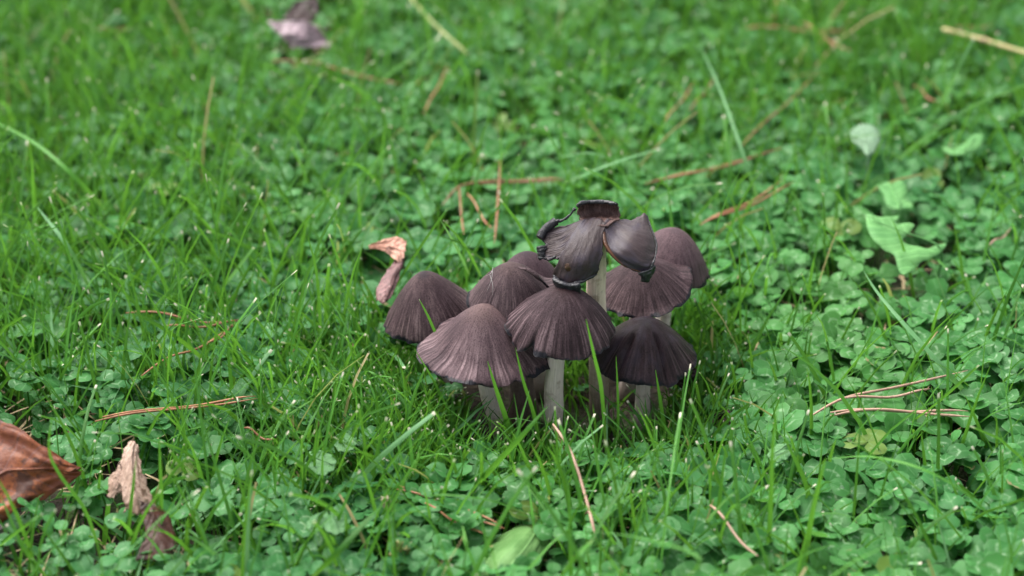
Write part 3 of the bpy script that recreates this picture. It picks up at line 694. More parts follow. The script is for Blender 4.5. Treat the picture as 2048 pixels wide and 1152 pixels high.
sets.append(grass(11000, 7, 0.055, 0.095, 0.0010, 0.0020, thr=1.6, lean=(0.03, 0.55), bend=(0.2, 1.2)))
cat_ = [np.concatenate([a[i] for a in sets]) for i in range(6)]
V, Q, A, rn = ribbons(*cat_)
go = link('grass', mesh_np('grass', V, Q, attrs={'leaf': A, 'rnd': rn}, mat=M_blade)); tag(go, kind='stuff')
print('grass blades', len(cat_[0]))
# paler fallen blades
pb = grass(12500, 4, 0.025, 0.055, 0.0014, 0.0026, lean=(0.3, 1.1), bend=(0.2, 0.9))
_bx, _by, _ = proj(pb[0][:, 0]); _k = ((( _bx - 1150) / 330) ** 2 + ((_by - 860) / 120) ** 2) > 1
pb = [q[_k] for q in pb]
V, Q, A, rn = ribbons(*pb)
tag(link('pale_grass', mesh_np('pale_grass', V, Q, attrs={'leaf': A, 'rnd': np.minimum(rn, 0.94)}, mat=M_blade_pale)), kind='stuff')
# thatch: dry clippings lying on the soil
n = 5200; g = np.random.default_rng(9)
x = g.uniform(-.55, .55, n); y = g.uniform(-.42, .72, n); az = g.uniform(0, 6.28, n)
P = blade_paths(x, y, ground_h(x, y) + g.uniform(0.001, 0.010, n), az, g.uniform(1.35, 1.6, n), g.uniform(1.5, 1.75, n), g.uniform(.01, .035, n), 3)
ok = ~cap_hits(P) & (d_mush(x, y) > 0.05); P = P[ok]; n = len(P)
V, Q, A, rn = ribbons(P, g.uniform(.0006, .0016, n), az[ok] + 1.57, g.random(n), g.random(n), np.full(n, .5))
tag(link('thatch', mesh_np('thatch', V, Q, mat=M_straw)), kind='stuff')

# ------------------------------------------------------------------ clover
def leaf_template(seed, nu=5):
    g = np.random.default_rng(seed)
    s = np.array([0, .18, .50, .82, 1.0])
    wmax = g.uniform(0.44, 0.52)
    prof = np.array([0.06, 0.40, 0.72, 0.94, 1.0, 0.82, 0.30]) if nu == 7 else np.array([.05, .68, 1.0, .84, .36])
    t = np.array([-1, -0.5, 0, 0.5, 1.0])
    S, Tt = np.meshgrid(s, t, indexing='ij')
    w_ = (wmax * prof)[:, None] * (1 + g.normal(0, 0.03, (nu, 5)) * (abs(Tt) > 0.9))
    notch = g.uniform(0.0, 0.07)
    X = S - notch * (1 - abs(Tt)) * (S > 0.95) - 0.05 * (abs(Tt) ** 2 * (S > 0.95))
    fold = g.uniform(0.05, 0.30); cup = g.uniform(-0.25, 0.12)
    Yy = w_ * Tt
    Z = fold * abs(Yy) + cup * (S - 0.4) ** 2 + 0.03 * g.normal(size=(nu, 5)) * (abs(Tt) > 0.4) - 0.10 * abs(Tt) ** 3 * g.random()
    V = np.stack([X, Yy, Z], -1).reshape(-1, 3)
    A = np.stack([S, Tt, np.zeros_like(S)], -1).reshape(-1, 3)
    return V, A
NTPL = 14
TPL = [leaf_template(200 + i) for i in range(NTPL)]
LQ = grid_quads(5, 5)
g = np.random.default_rng(31)
n = 19000
x = g.uniform(-.46, .46, n); y = g.uniform(-.36, .62, n)
dm = d_mush(x, y)
px, py, D = proj(np.stack([x, y, np.full(n, .02)], -1))
dens = 1.0 - 0.16 * sstep(py, 420, 120) - 0.62 * np.exp(-((px - 60) / 330) ** 2) - 0.45 * np.exp(-((px - 1760) / 280) ** 2 - ((py - 40) / 150) ** 2) - 0.35 * np.exp(-((px - 700) / 220) ** 2 - ((py - 850) / 110) ** 2)
dens += 0.12 * vnoise2(x * 14, y * 14)
dens *= sstep(dm, 0.014, 0.055)
dens *= 1 - 0.92 * np.exp(-(((px - 1100) / 220) ** 2 + ((py - 865) / 62) ** 2) ** 2)
dens *= 1 - 0.97 * np.exp(-((px - 1025) / 110) ** 2 - ((py - 1100) / 60) ** 2)      # room for the plantain leaf
dens *= 1 - 0.96 * np.exp(-((px - 50) / 150) ** 2 - ((py - 922) / 72) ** 2)
dens *= 1 - 0.93 * np.exp(-((px - 268) / 58) ** 2 - ((py - 955) / 72) ** 2)
dens *= 1 - 0.97 * np.exp(-((px - 1800) / 105) ** 2 - ((py - 490) / 85) ** 2)
dens *= 1 - 0.7 * np.exp(-((px - 600) / 80) ** 2 - ((py - 50) / 60) ** 2)
dens *= 1 - 0.55 * np.exp(-((px - 1420) / 90) ** 2 - ((py - 770) / 110) ** 2)
dens *= 1 - 0.6 * np.exp(-((px - 780) / 50) ** 2 - ((py - 540) / 70) ** 2)
keep = g.random(n) < dens
x, y = x[keep], y[keep]; n = len(x)
h = g.uniform(0.007, 0.025, n) * (1 - 0.35 * np.exp(-(d_mush(x, y) / 0.05) ** 2))
pxs, pys, _ = proj(np.stack([x, y, np.full(n, .02)], -1))
size = (0.0048 + 0.0068 * g.beta(2.0, 1.8, n)) * (0.90 + 0.22 * sstep(pxs, 1150, 1500) * sstep(pys, 500, 800) - 0.10 * sstep(pys, 500, 150)) * (0.85 + 0.3 * h / 0.03)
az = g.uniform(0, 2 * math.pi, n); lean = g.uniform(0, 0.9, n)
tipx = x + np.cos(az) * h * lean * 0.7; tipy = y + np.sin(az) * h * lean * 0.7
gz0 = ground_h(x, y)
tip = np.stack([tipx, tipy, gz0 + h], -1); base = np.stack([x, y, gz0 - 0.002], -1)
ok = ~cap_hits(np.stack([tip + np.array([a, b, 0]) for a, b in ((0, 0), (.011, 0), (-.011, 0), (0, .011), (0, -.011))], 1), 0.001)
x, y, h, size, az, tip, base = [q[ok] for q in (x, y, h, size, az, tip, base)]; n = len(x)
tone = np.clip(g.beta(1.5, 1.4, n) * 0.93, 0, 0.92); tone[g.random(n) < 0.004] = 1.0
rnd = g.random(n)
tilt_az = g.uniform(0, 2 * math.pi, n); tilt = np.abs(g.normal(0, 0.28, n))
nz = np.stack([np.sin(tilt) * np.cos(tilt_az), np.sin(tilt) * np.sin(tilt_az) - 0.12, np.cos(tilt)], -1); nz /= np.linalg.norm(nz, axis=1)[:, None]
spin = g.uniform(0, 2 * math.pi, n)
MATS = np.zeros((n, 3, 3, 3)); SZ = np.zeros((n, 3)); TP = g.integers(0, NTPL, (n, 3))
for k in range(3):
    a = spin + k * 2.094 + g.normal(0, 0.16, n)
    d = np.stack([np.cos(a), np.sin(a), np.zeros(n)], -1); d -= nz * (d * nz).sum(1)[:, None]; d /= np.linalg.norm(d, axis=1)[:, None]
    rise = g.normal(0.08, 0.20, n)
    dd = d * np.cos(rise)[:, None] + nz * np.sin(rise)[:, None]
    nn = nz * np.cos(rise)[:, None] - d * np.sin(rise)[:, None]
    roll_ = g.normal(0, 0.22, n); bb = np.cross(nn, dd)
    n2 = nn * np.cos(roll_)[:, None] + bb * np.sin(roll_)[:, None]; b2 = np.cross(n2, dd)
    MATS[:, k] = np.stack([dd, b2, n2], -1)
    SZ[:, k] = size * g.uniform(0.88, 1.1, n)
# which clovers show largest in the photograph
cent = tip[:, None, :] + MATS[..., 0] * (SZ * 0.5)[..., None]
quad = np.array([[0.1, 0], [0.55, -0.45], [0.98, 0], [0.55, 0.45]])
qv = tip[:, None, None, :] + (MATS[..., None, :, 0] * quad[:, 0][None, None, :, None] + MATS[..., None, :, 1] * quad[:, 1][None, None, :, None]) * SZ[..., None, None]
qv = qv.reshape(-1, 3)
bvh = BVHTree.FromPolygons([tuple(v) for v in qv], [(4 * i, 4 * i + 1, 4 * i + 2, 4 * i + 3) for i in range(n * 3)])
camv = Vector(CAM)
score = np.zeros(n)
pxc, pyc, Dc = proj(cent.reshape(-1, 3)); inside = (pxc > 8) & (pxc < 2040) & (pyc > 8) & (pyc < 1144)
facing = np.abs(((cent.reshape(-1, 3) - CAM) / Dc[:, None] * MATS[..., 2].reshape(-1, 3)).sum(1))
area = (SZ.ravel() / Dc) ** 2 * facing
for i in np.nonzero(inside)[0]:
    vis = 0
    for f in ((0, 0), (.25, .2), (.25, -.2), (-.2, .12), (-.2, -.12)):
        c, k = divmod(i, 3)
        p = Vector(cent[c, k] + MATS[c, k, :, 0] * f[0] * SZ[c, k] + MATS[c, k, :, 1] * f[1] * SZ[c, k])
        dvec = (p - camv); dist = dvec.length; hit = bvh.ray_cast(camv, dvec / dist, dist - 0.0012)
        vis += hit[0] is None
    score[i // 3] += area[i] * vis / 5
dm_c = over_caps(np.repeat(tip[:, None, :], 2, 1))
order = np.argsort(-score)
IND = order[:300]
is_ind = np.zeros(n, bool); is_ind[IND] = True
# the rest of the carpet, one mesh
rest = np.nonzero(~is_ind)[0]
Vl, Ql, Al, Rl, off = [], [], [], [], 0
for tpl in range(NTPL):
    for k in range(3):
        idx = rest[TP[rest, k] == tpl]
        if not len(idx): continue
        Vt, At = TPL[tpl]
        V = np.einsum('nij,vj->nvi', MATS[idx, k], Vt) * SZ[idx, k][:, None, None] + tip[idx][:, None, :]
        A = np.broadcast_to(At, (len(idx), *At.shape)).copy(); A[..., 2] = tone[idx][:, None]
        Q = LQ[None] + (off + np.arange(len(idx)) * len(Vt))[:, None, None]
        Vl.append(V.reshape(-1, 3)); Ql.append(Q.reshape(-1, 4)); Al.append(A.reshape(-1, 3)); Rl.append(np.repeat(rnd[idx], len(Vt))); off += V.shape[0] * V.shape[1]
cm_ = mesh_np('clover_carpet', np.concatenate(Vl), np.concatenate(Ql), attrs={'leaf': np.concatenate(Al), 'rnd': np.concatenate(Rl)}, mat=M_clover)
tag(link('clover_carpet', cm_), kind='stuff')
# petioles of the rest
def petioles(idx, r=0.00042):
    K, sd = 5, 3; s = np.linspace(0, 1, K)
    P = base[idx][:, None, :] * (1 - s)[None, :, None] + tip[idx][:, None, :] * s[None, :, None]
    bow = (np.sin(s * math.pi) * 0.15)[None, :, None] * (base[idx] - tip[idx])[:, None, :] * np.array([1, 1, 0])
    P = P + bow
    th = np.arange(sd) * 2.094
    ring = np.stack([np.cos(th), np.sin(th), np.zeros(sd)], -1) * r
    V = (P[:, :, None, :] + ring[None, None]).reshape(-1, 3)
    Q = (grid_quads(K, sd, True)[None] + (np.arange(len(idx)) * K * sd)[:, None, None]).reshape(-1, 4)
    A = np.zeros((len(V), 3)); A[:, 0] = 0.35; A[:, 1] = 0.4; A[:, 2] = np.repeat(tone[idx], K * sd) * 0.5 + 0.3
    return V, Q, A, np.zeros(len(V))
V, Q, A, rn = petioles(rest)
tag(link('clover_stalks', mesh_np('clover_stalks', V, Q, attrs={'leaf': A, 'rnd': rn}, mat=M_blade)), kind='stuff')

# low weeds with small leaves close to the soil
n_w = 5200; gw = np.random.default_rng(44)
wx = gw.uniform(-.5, .5, n_w); wy = gw.uniform(-.40, .68, n_w)
okw = d_mush(wx, wy) > 0.012; wx, wy = wx[okw], wy[okw]; n_w = len(wx)
wt = np.stack([wx, wy, ground_h(wx, wy) + gw.uniform(0.002, 0.010, n_w)], -1)
a = gw.uniform(0, 6.28, n_w); ti = gw.normal(0, .35, (n_w, 2))
nzw = np.stack([ti[:, 0], ti[:, 1], np.ones(n_w)], -1); nzw /= np.linalg.norm(nzw, axis=1)[:, None]
dw = np.stack([np.cos(a), np.sin(a), np.zeros(n_w)], -1); dw -= nzw * (dw * nzw).sum(1)[:, None]; dw /= np.linalg.norm(dw, axis=1)[:, None]
Mw = np.stack([dw, np.cross(nzw, dw), nzw], -1)
szw = gw.uniform(.0035, .0085, n_w)
Vt, At = TPL[3]; Vt = Vt * np.array([1, .8, 1])
V = np.einsum('nij,vj->nvi', Mw, Vt) * szw[:, None, None] + wt[:, None, :]
A = np.broadcast_to(At, (n_w, *At.shape)).copy(); A[..., 2] = (gw.random(n_w) * 0.8)[:, None]
Q = (LQ[None] + (np.arange(n_w) * len(Vt))[:, None, None]).reshape(-1, 4)
tag(link('low_weeds', mesh_np('low_weeds', V.reshape(-1, 3), Q, attrs={'leaf': A.reshape(-1, 3), 'rnd': np.repeat(gw.random(n_w) * .2, len(Vt))}, mat=M_clover)), kind='stuff')

# ------------------------------------------------------------------ pine needles
LAND = []      # landmarks for telling clovers apart
def mid_px(pts): k = len(pts) // 2; return pts[k]
def needle(label, bundles, z=0.030, r=0.00062, mat=None, lift=None, land=None):
    first = Pz(*bundles[0][0], z)
    root = empty('pine_needle', Vector((first.x, first.y, 0.02)))
    tag(root, label, 'pine needle', 'dry pine needles lying in the lawn')
    for bi, pts in enumerate(bundles):
        zs = lift if lift else [z] * len(pts)
        W = [Pz(a, b, zs[min(i, len(zs) - 1)]) for i, (a, b) in enumerate(pts)]
        P = catmull(W, 22); s = np.linspace(0, 1, 22)
        P[:, 2] += 0.0012 * np.sin(s * 7 + bi)
        V, Q, tr, uv = tube_np(P, 0.8 * r * (0.55 + 0.45 * np.minimum(1, s * 8)) * (1 - 0.75 * sstep(s, .82, 1)), 6)
        link('needle', mesh_np('needle', V, Q, tr, {'leaf': uv}, mat or M_needle), root)
    if land: LAND.append((land, Pz(*mid_px(bundles[0]), 0.02)))
needle('pair of orange pine needles lying flat in front of the fallen oak leaf patch', [[(190, 843), (300, 826), (420, 807), (515, 800)], [(205, 838), (330, 816), (440, 800), (512, 797)]], land='the flat orange needle pair')
needle('blurred orange pine needle below the purple leaf at the back', [[(545, 121), (640, 131), (720, 148), (805, 171)]], r=.0008)
needle('orange pine needle kinked into an arch behind the mushrooms', [[(885, 410), (915, 380), (950, 366), (1040, 361), (1130, 365)], [(930, 372), (1040, 357), (1130, 362)]], r=.0007)
needle('upright orange pine needle crossing the arched one', [[(1003, 310), (996, 400), (989, 490)]], r=.0008)
needle('short tan pine needle hanging below the arched one', [[(918, 372), (922, 420), (928, 472)]])
needle('short slanting pine needle behind the back caps', [[(935, 388), (960, 425), (985, 460)]])
needle('long red orange pine needle lying beyond the tall mushroom', [[(1290, 368), (1390, 348), (1480, 318), (1565, 298)], [(1330, 360), (1440, 332), (1560, 302)]], r=.0008)
needle('double red orange pine needle pointing at the rosy cap', [[(1400, 450), (1480, 412), (1565, 362)], [(1410, 448), (1500, 408), (1592, 366)]], r=.0007)
needle('thin blurred pine needle, shorter of a slanting pair', [[(1322, 255), (1355, 210), (1388, 166)]])
needle('thin blurred pine needle, longer of a slanting pair', [[(1380, 222), (1405, 190), (1430, 155)]])
needle('long dim pine needle leading up into the grassy back', [[(1480, 296), (1555, 222), (1640, 140)]])
needle('two orange pine needles meeting near the pale upright blade', [[(252, 626), (330, 630), (400, 640), (482, 645)], [(330, 656), (400, 650), (480, 644)]])
needle('brown pine needle slanting down from the meeting pair', [[(283, 752), (345, 715), (400, 690), (484, 643)], [(410, 696), (440, 672), (470, 650)]])
needle('pair of brown pine needles under the clover beside the plantain leaf', [[(792, 978), (860, 1000), (930, 1026), (1010, 1060)], [(850, 1010), (910, 1040), (968, 1073)], [(800, 976), (900, 1008), (1004, 1054)]], z=0.022, land='the brown needle pair')
needle('long curved pinkish pine needle standing out before the middle stem', [[(1106, 848), (1140, 905), (1165, 970), (1182, 1030), (1192, 1082)]], z=0.035, r=.00085, lift=[0.045, .04, .035, .03, .024], mat=M_needle_pale, land='the curved pink needle')
needle('short tan pine needle slanting in the front clover', [[(1420, 1010), (1465, 1060), (1516, 1116)]], z=0.03, r=.0007, mat=M_needle_pale, land='the short slanting needle')
needle('forked pale pine needle lying across the clover', [[(1622, 832), (1700, 796), (1800, 768), (1935, 744)], [(1690, 800), (1780, 790), (1860, 782)]], r=.00075, mat=M_needle_pale, land='the forked pale needle')
needle('pale double pine needle gently arched over the clover', [[(1660, 832), (1760, 822), (1860, 823), (1940, 836)], [(1660, 829), (1760, 819), (1850, 820), (1936, 827)]], r=.00075, mat=M_needle_pale, land='the arched pale needles')
needle('blurred tan pine needle lying level at the grassy back', [[(1490, 56), (1590, 58), (1700, 62)]], r=.0009)
needle('blurred tan pine needle slanting from the level one', [[(1602, 45), (1650, 74), (1702, 104)]], r=.001)
needle('stub of tan pine needle at the very back', [[(1560, 0), (1552, 18), (1545, 42)]], r=.001)
needle('dim brown pine needle leaning beside a bent straw', [[(848, 228), (872, 180), (895, 132)]])
needle('faint tan pine needle in the blurred far grass', [[(186, 62), (225, 58), (265, 54)]])
needle('short dark pine needle near the grass clump', [[(488, 856), (515, 868), (546, 882)]])
needle('short pink pine needle tip between tall clover', [[(1978, 492), (2000, 476), (2022, 458)]], mat=M_needle_pale)
needle('dim pinkish pine needle in the tall back grass', [[(1828, 172), (1850, 188), (1872, 204)]], r=.0009)
needle('short brown pine needle crossing the level one', [[(1890, 62), (1950, 55), (1990, 48)]], r=.0008)
needle('tiny tan pine needle flat in front of the mushrooms', [[(1132, 1032), (1158, 1028), (1180, 1022)]], z=.02, mat=M_needle_pale)
# straw stalk at the back
st = empty('straw', Pz(1965, 80, .03)); tag(st, 'thick pale yellow straw lying in the grass at the back', 'straw')
P = catmull([Pz(1885, 58, .04), Pz(1960, 78, .04), Pz(2050, 106, .04), Pz(2130, 132, .04)], 16)
V, Q, tr, uv = tube_np(P, np.full(16, .0013), 8)
link('stalk', mesh_np('stalk', V, Q, tr, {'leaf': uv}, mat_flat('straw_yellow', (0.33, 0.28, 0.12), (0.46, 0.40, 0.20), 140)), st)
V, Q, tr, uv = tube_np(catmull([Pz(1962, 78, .04), Pz(1968, 80, .04), Pz(1974, 82, .04)], 5), np.array([.0014, .0018, .0019, .0018, .0014]), 8)
link('node', mesh_np('node', V, Q, tr, {'leaf': uv}, M_straw), st)
st = empty('straw', Pz(880, 60, .03)); tag(st, 'dull yellow green straw leaning at the back near the purple leaf', 'straw')
V, Q, tr, uv = tube_np(catmull([Pz(820, -5, .04), Pz(870, 50, .04), Pz(935, 108, .04)], 12), np.full(12, .0011), 7)
link('stalk', mesh_np('stalk', V, Q, tr, {'leaf': uv}, mat_flat('straw_green', (0.14, 0.20, 0.06), (0.25, 0.27, 0.10), 140)), st)

# ------------------------------------------------------------------ fallen leaves
def pleaf(name, label, cat, grid, mat, thick=0.0004, edge=0.0012, seed=1, wrinkle=0.0012, nu=36, nv=26, mid_col=None, vein_r=0.0005, vein_mat=None, group='fallen dead leaves', extra=None, flat=(0.03, 1.0)):
    zz = lambda c: flat[0] + (c - flat[0]) * flat[1]
    pts = [[Pz(a, b, zz(c)) for (a, b, c) in row] for row in grid]
    root = empty(name, Vector((pts[0][0].x, pts[0][0].y, 0.01)))
    tag(root, label, cat, group)
    o, P = patch('leaf_blade', pts, nu, nv, thick, mat, root, edge, seed, 'leaf', wrinkle)
    jc = nv // 2
    path = P[:, jc, :] + np.array([0, 0, vein_r * 0.25])
    V, Q, tr, uv = tube_np(path, vein_r * (1.2 - 0.8 * np.linspace(0, 1, nu)), 6)
    link('midrib', mesh_np('midrib', V, Q, tr, {'leaf': uv}, vein_mat or mat), root)
    for grid2, m2, nm in (extra or []):
        patch(nm, [[Pz(a, b, zz(c)) for (a, b, c) in row] for row in grid2], 20, 16, thick, m2, root, edge, seed + 3, 'leaf', wrinkle)
    return root
M_oak = mat_dead('oak_leaf_red_brown', (0.13, 0.036, 0.022), (0.33, 0.098, 0.028), (0.20, 0.08, 0.06), (0.045, 0.018, 0.014), 60)
M_tan = mat_dead('dry_leaf_tan', (0.40, 0.26, 0.195), (0.58, 0.42, 0.33), (0.22, 0.12, 0.08), (0.22, 0.12, 0.075), 160)
M_dkbr = mat_dead('wet_leaf_brown', (0.050, 0.014, 0.007), (0.115, 0.034, 0.013), (0.05, 0.02, 0.01), (0.02, 0.008, 0.006), 90)
M_pink = mat_dead('dry_leaf_pinkish', (0.56, 0.29, 0.21), (0.78, 0.47, 0.36), (0.2, 0.09, 0.06), (0.17, 0.07, 0.05), 110)
M_purp = mat_dead('dry_leaf_purplish', (0.32, 0.23, 0.265), (0.50, 0.385, 0.43), (0.14, 0.09, 0.10), (0.06, 0.03, 0.035), 90)
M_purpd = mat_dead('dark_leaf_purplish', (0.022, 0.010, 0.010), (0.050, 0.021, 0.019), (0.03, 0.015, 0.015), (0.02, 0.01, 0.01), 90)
pleaf('oak_leaf', 'large red brown fallen oak leaf at the corner of the lawn', 'dead leaf',
      [[(-120, 880, .035), (-60, 940, .030), (-30, 1010, .016), (0, 1040, .008)],
       [(-40, 838, .052), (0, 910, .040), (20, 970, .024), (30, 1022, .010)],
       [(8, 842, .060), (50, 908, .044), (60, 962, .026), (62, 1006, .012)],
       [(70, 882, .050), (96, 920, .040), (104, 950, .028), (104, 990, .014)],
       [(118, 912, .040), (128, 930, .036), (136, 946, .028), (140, 968, .020)],
       [(158, 932, .032), (160, 937, .031), (162, 942, .030), (164, 948, .028)]], M_oak, flat=(0.034, 0.5), seed=5, wrinkle=.0015, thick=.0005, vein_r=.0007)
LAND.append(('the red oak leaf', Pz(90, 950, .02)))
pleaf('curled_leaf', 'tan curled dead leaf standing upright among clover', 'dead leaf',
      [[(258, 880, .052), (268, 884, .052), (278, 892, .050)],
       [(242, 912, .045), (262, 915, .046), (279, 912, .044)],
       [(242, 950, .034), (264, 952, .037), (286, 948, .034)],
       [(246, 990, .023), (270, 990, .026), (300, 985, .022)],
       [(250, 1020, .012), (278, 1024, .014), (312, 1012, .012)]], M_tan, flat=(0.036, 0.45), seed=9, wrinkle=.0005, edge=.0011, vein_r=.0004,
      extra=[([[(238, 925, .040), (232, 940, .036), (220, 950, .030)], [(243, 955, .032), (232, 965, .029), (217, 972, .024)], [(244, 985, .022), (232, 990, .020), (215, 1000, .014)]], M_tan, 'folded_flap'),
             ([[(281, 1002, .030), (300, 1006, .028), (318, 1014, .025)], [(284, 1030, .022), (308, 1034, .022), (336, 1030, .018)], [(292, 1070, .012), (314, 1078, .012), (350, 1074, .010)], [(270, 1118, .004), (300, 1120, .004), (345, 1110, .004)]], M_dkbr, 'dark_lower_lobe')])
LAND.append(('the curled tan leaf', Pz(270, 1000, .02)))
pleaf('curled_leaf', 'small pinkish dead leaf with dusky folded tail behind the cluster end', 'dead leaf',
      [[(736, 492, .040), (738, 493, .040), (738, 495, .040)],
       [(762, 482, .050), (766, 492, .046), (768, 502, .042)],
       [(790, 474, .056), (790, 496, .048), (786, 516, .040)],
       [(812, 482, .052), (810, 505, .044), (800, 528, .034)]], M_pink, flat=(0.046, 0.3), seed=13, wrinkle=.0007, edge=.0004, vein_r=.0003,
      extra=[([[(790, 520, .036), (800, 522, .036), (808, 516, .036)], [(772, 545, .028), (788, 548, .030), (802, 540, .028)], [(756, 572, .020), (774, 580, .022), (794, 566, .020)], [(752, 600, .012), (768, 606, .012), (782, 596, .012)]],
              mat_dead('dusky_leaf_tail', (0.16, 0.08, 0.08), (0.30, 0.16, 0.155), (0.08, 0.04, 0.04), (0.06, 0.03, 0.03), 110), 'folded_tail')])
pleaf('curled_leaf', 'purple grey dead leaf with dark curled back, blurred at the back', 'dead leaf',
      [[(534, 42, .055), (560, 70, .045), (585, 98, .030)],
       [(572, 42, .058), (595, 68, .048), (606, 96, .030)],
       [(615, 44, .060), (628, 66, .046), (632, 94, .030)],
       [(650, 60, .050), (655, 76, .040), (660, 96, .030)]], M_purp, flat=(0.048, 0.4), seed=17, wrinkle=.001, edge=.0008, vein_r=.0004,
      extra=[([[(560, 40, .055), (590, 42, .055), (632, 42, .055)], [(578, 20, .064), (600, 22, .064), (634, 24, .064)], [(588, 4, .072), (606, -2, .074), (636, -4, .072)]], M_purpd, 'curled_back')])
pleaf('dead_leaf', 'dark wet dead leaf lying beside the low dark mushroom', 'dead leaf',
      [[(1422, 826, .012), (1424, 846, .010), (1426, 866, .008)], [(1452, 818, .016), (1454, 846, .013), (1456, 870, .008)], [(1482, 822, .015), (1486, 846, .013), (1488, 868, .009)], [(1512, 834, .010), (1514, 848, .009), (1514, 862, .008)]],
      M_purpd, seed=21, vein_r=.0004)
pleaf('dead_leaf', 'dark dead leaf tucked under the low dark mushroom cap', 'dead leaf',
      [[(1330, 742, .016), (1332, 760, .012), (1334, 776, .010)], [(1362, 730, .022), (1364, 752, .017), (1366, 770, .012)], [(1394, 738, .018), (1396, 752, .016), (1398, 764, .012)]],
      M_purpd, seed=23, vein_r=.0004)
pleaf('dead_leaf', 'grey purple scrap of dead leaf in front of the oak leaf', 'dead leaf',
      [[(-16, 1050, .024), (-14, 1066, .018), (-12, 1080, .012)], [(4, 1052, .026), (5, 1068, .020), (6, 1084, .013)], [(14, 1062, .022), (15, 1072, .018), (16, 1082, .014)]], M_purp, seed=25, vein_r=.0003)
pleaf('dead_leaf', 'yellowed torn leaf scrap near the plantain leaf', 'dead leaf',
      [[(778, 1110, .020), (786, 1112, .020), (792, 1116, .020)], [(786, 1096, .026), (800, 1104, .024), (812, 1112, .020)], [(796, 1082, .030), (808, 1090, .028), (818, 1094, .026)]],
      mat_dead('yellow_leaf', (0.30, 0.30, 0.10), (0.42, 0.40, 0.18), (0.3, 0.28, 0.12), (0.25, 0.15, 0.07), 160), seed=27, vein_r=.0003)
pleaf('dead_leaf', 'cream shrivelled leaf scrap between clovers in front', 'dead leaf',
      [[(764, 994, .030), (770, 993, .030), (778, 996, .030)], [(768, 1006, .026), (776, 1006, .027), (784, 1008, .026)], [(776, 1020, .020), (780, 1021, .020), (785, 1021, .020)]],
      mat_dead('cream_leaf', (0.5, 0.42, 0.28), (0.66, 0.58, 0.42), (0.4, 0.3, 0.2), (0.4, 0.28, 0.17), 200), seed=29, vein_r=.0003)
# green broad leaves
M_plant = mat_green('plantain_green', (0.075, 0.18, 0.045), (0.135, 0.27, 0.085), 7, True)
pleaf('plantain_leaf', 'broad ribbed plantain leaf low in the front clover', 'plantain leaf',
      [[(925, 1200, .010), (950, 1230, .018), (985, 1250, .016), (1020, 1260, .008)],
       [(930, 1150, .012), (975, 1172, .022), (1020, 1186, .020), (1060, 1190, .010)],
       [(950, 1105, .014), (995, 1122, .026), (1045, 1140, .024), (1080, 1146, .012)],
       [(1000, 1072, .014), (1030, 1088, .027), (1068, 1102, .025), (1095, 1106, .014)],
       [(1045, 1052, .013), (1060, 1062, .022), (1082, 1070, .021), (1099, 1082, .014)],
       [(1072, 1060, .012), (1078, 1062, .013), (1084, 1064, .013), (1090, 1068, .012)]], M_plant, edge=.0005, wrinkle=.0008, seed=41, vein_r=.0004, group='broad green weed leaves')
LAND.append(('the plantain leaf', Pz(1030, 1110, .02)))
def lobed(name, label, outline, zf, mat, group='broad green weed leaves', cat='weed leaf', axis_pts=None):
    c = np.mean(outline, 0)
    W = [Pz(a, b, zf(a, b)) for a, b in outline]
    bm = bmesh.new()
    pts = catmull(W + [W[0]], len(W) * 5)[:-1]
    vs = [bm.verts.new(p) for p in pts]
    f = bm.faces.new(vs); bmesh.ops.triangulate(bm, faces=[f])
    bmesh.ops.subdivide_edges(bm, edges=bm.edges[:], cuts=2, use_grid_fill=True)
    a0, a1 = [np.array(Pz(q[0], q[1], zf(*q))) for q in axis_pts]
    ax = a1 - a0; Ln = np.linalg.norm(ax); ax /= Ln; sd = np.cross([0, 0, 1], ax); sd /= np.linalg.norm(sd)
    bmesh.ops.recalc_face_normals(bm, faces=bm.faces[:])
    lay = bm.verts.layers.float_vector.new('leaf')
    for v in bm.verts:
        q = np.array(v.co) - a0; S = float(q @ ax) / Ln; T = float(q @ sd) / (Ln * 0.5)
        v[lay] = (S, T, 0.5)
        v.co.z += Ln * (0.04 * abs(T) - 0.05 * T * T + 0.03 * float(vnoise2(np.array(q[0] * 160), np.array(q[1] * 160))))
    g_ = bmesh.ops.extrude_face_region(bm, geom=bm.faces[:])
    for e in g_['geom']:
        if isinstance(e, bmesh.types.BMVert): e.co.z -= 0.0004
    bmesh.ops.recalc_face_normals(bm, faces=bm.faces[:])
    me = bpy.data.meshes.new('leaf_blade'); bm.to_mesh(me); bm.free(); me.materials.append(mat)
    for p in me.polygons: p.use_smooth = True
    root = empty(name, Vector((a0[0], a0[1], 0))); tag(root, label, cat, group)
    link('leaf_blade', me, root)
    P = catmull([Vector(a0) - Vector((0, 0, .018)), Vector(a0) + Vector((0, 0, .001)), Vector(a0 + (a1 - a0) * .5) + Vector((0, 0, .0014)), Vector(a1)], 14)
    V, Q, tr, uv = tube_np(P, .0006 * (1.3 - np.linspace(0, 1, 14)), 6)
    link('midrib', mesh_np('midrib', V, Q, tr, {'leaf': uv}, mat), root)
M_lob = mat_green('lobed_green', (0.070, 0.21, 0.058), (0.112, 0.28, 0.085), 34)
lobed('weed_leaf', 'large pale green leaf with pointed lobes above the clover', [(1732, 430), (1760, 436), (1798, 428), (1792, 446), (1829, 450), (1812, 470), (1806, 486), (1830, 494), (1860, 494), (1892, 489), (1880, 506), (1858, 518), (1840, 524), (1826, 536), (1808, 538), (1796, 526), (1788, 508), (1768, 496), (1746, 480), (1734, 456)],
      lambda a, b: 0.040 + 0.00006 * (1790 - a), M_lob, axis_pts=[(1880, 500), (1740, 440)])
LAND.append(('the lobed leaf', Pz(1800, 490, .02)))
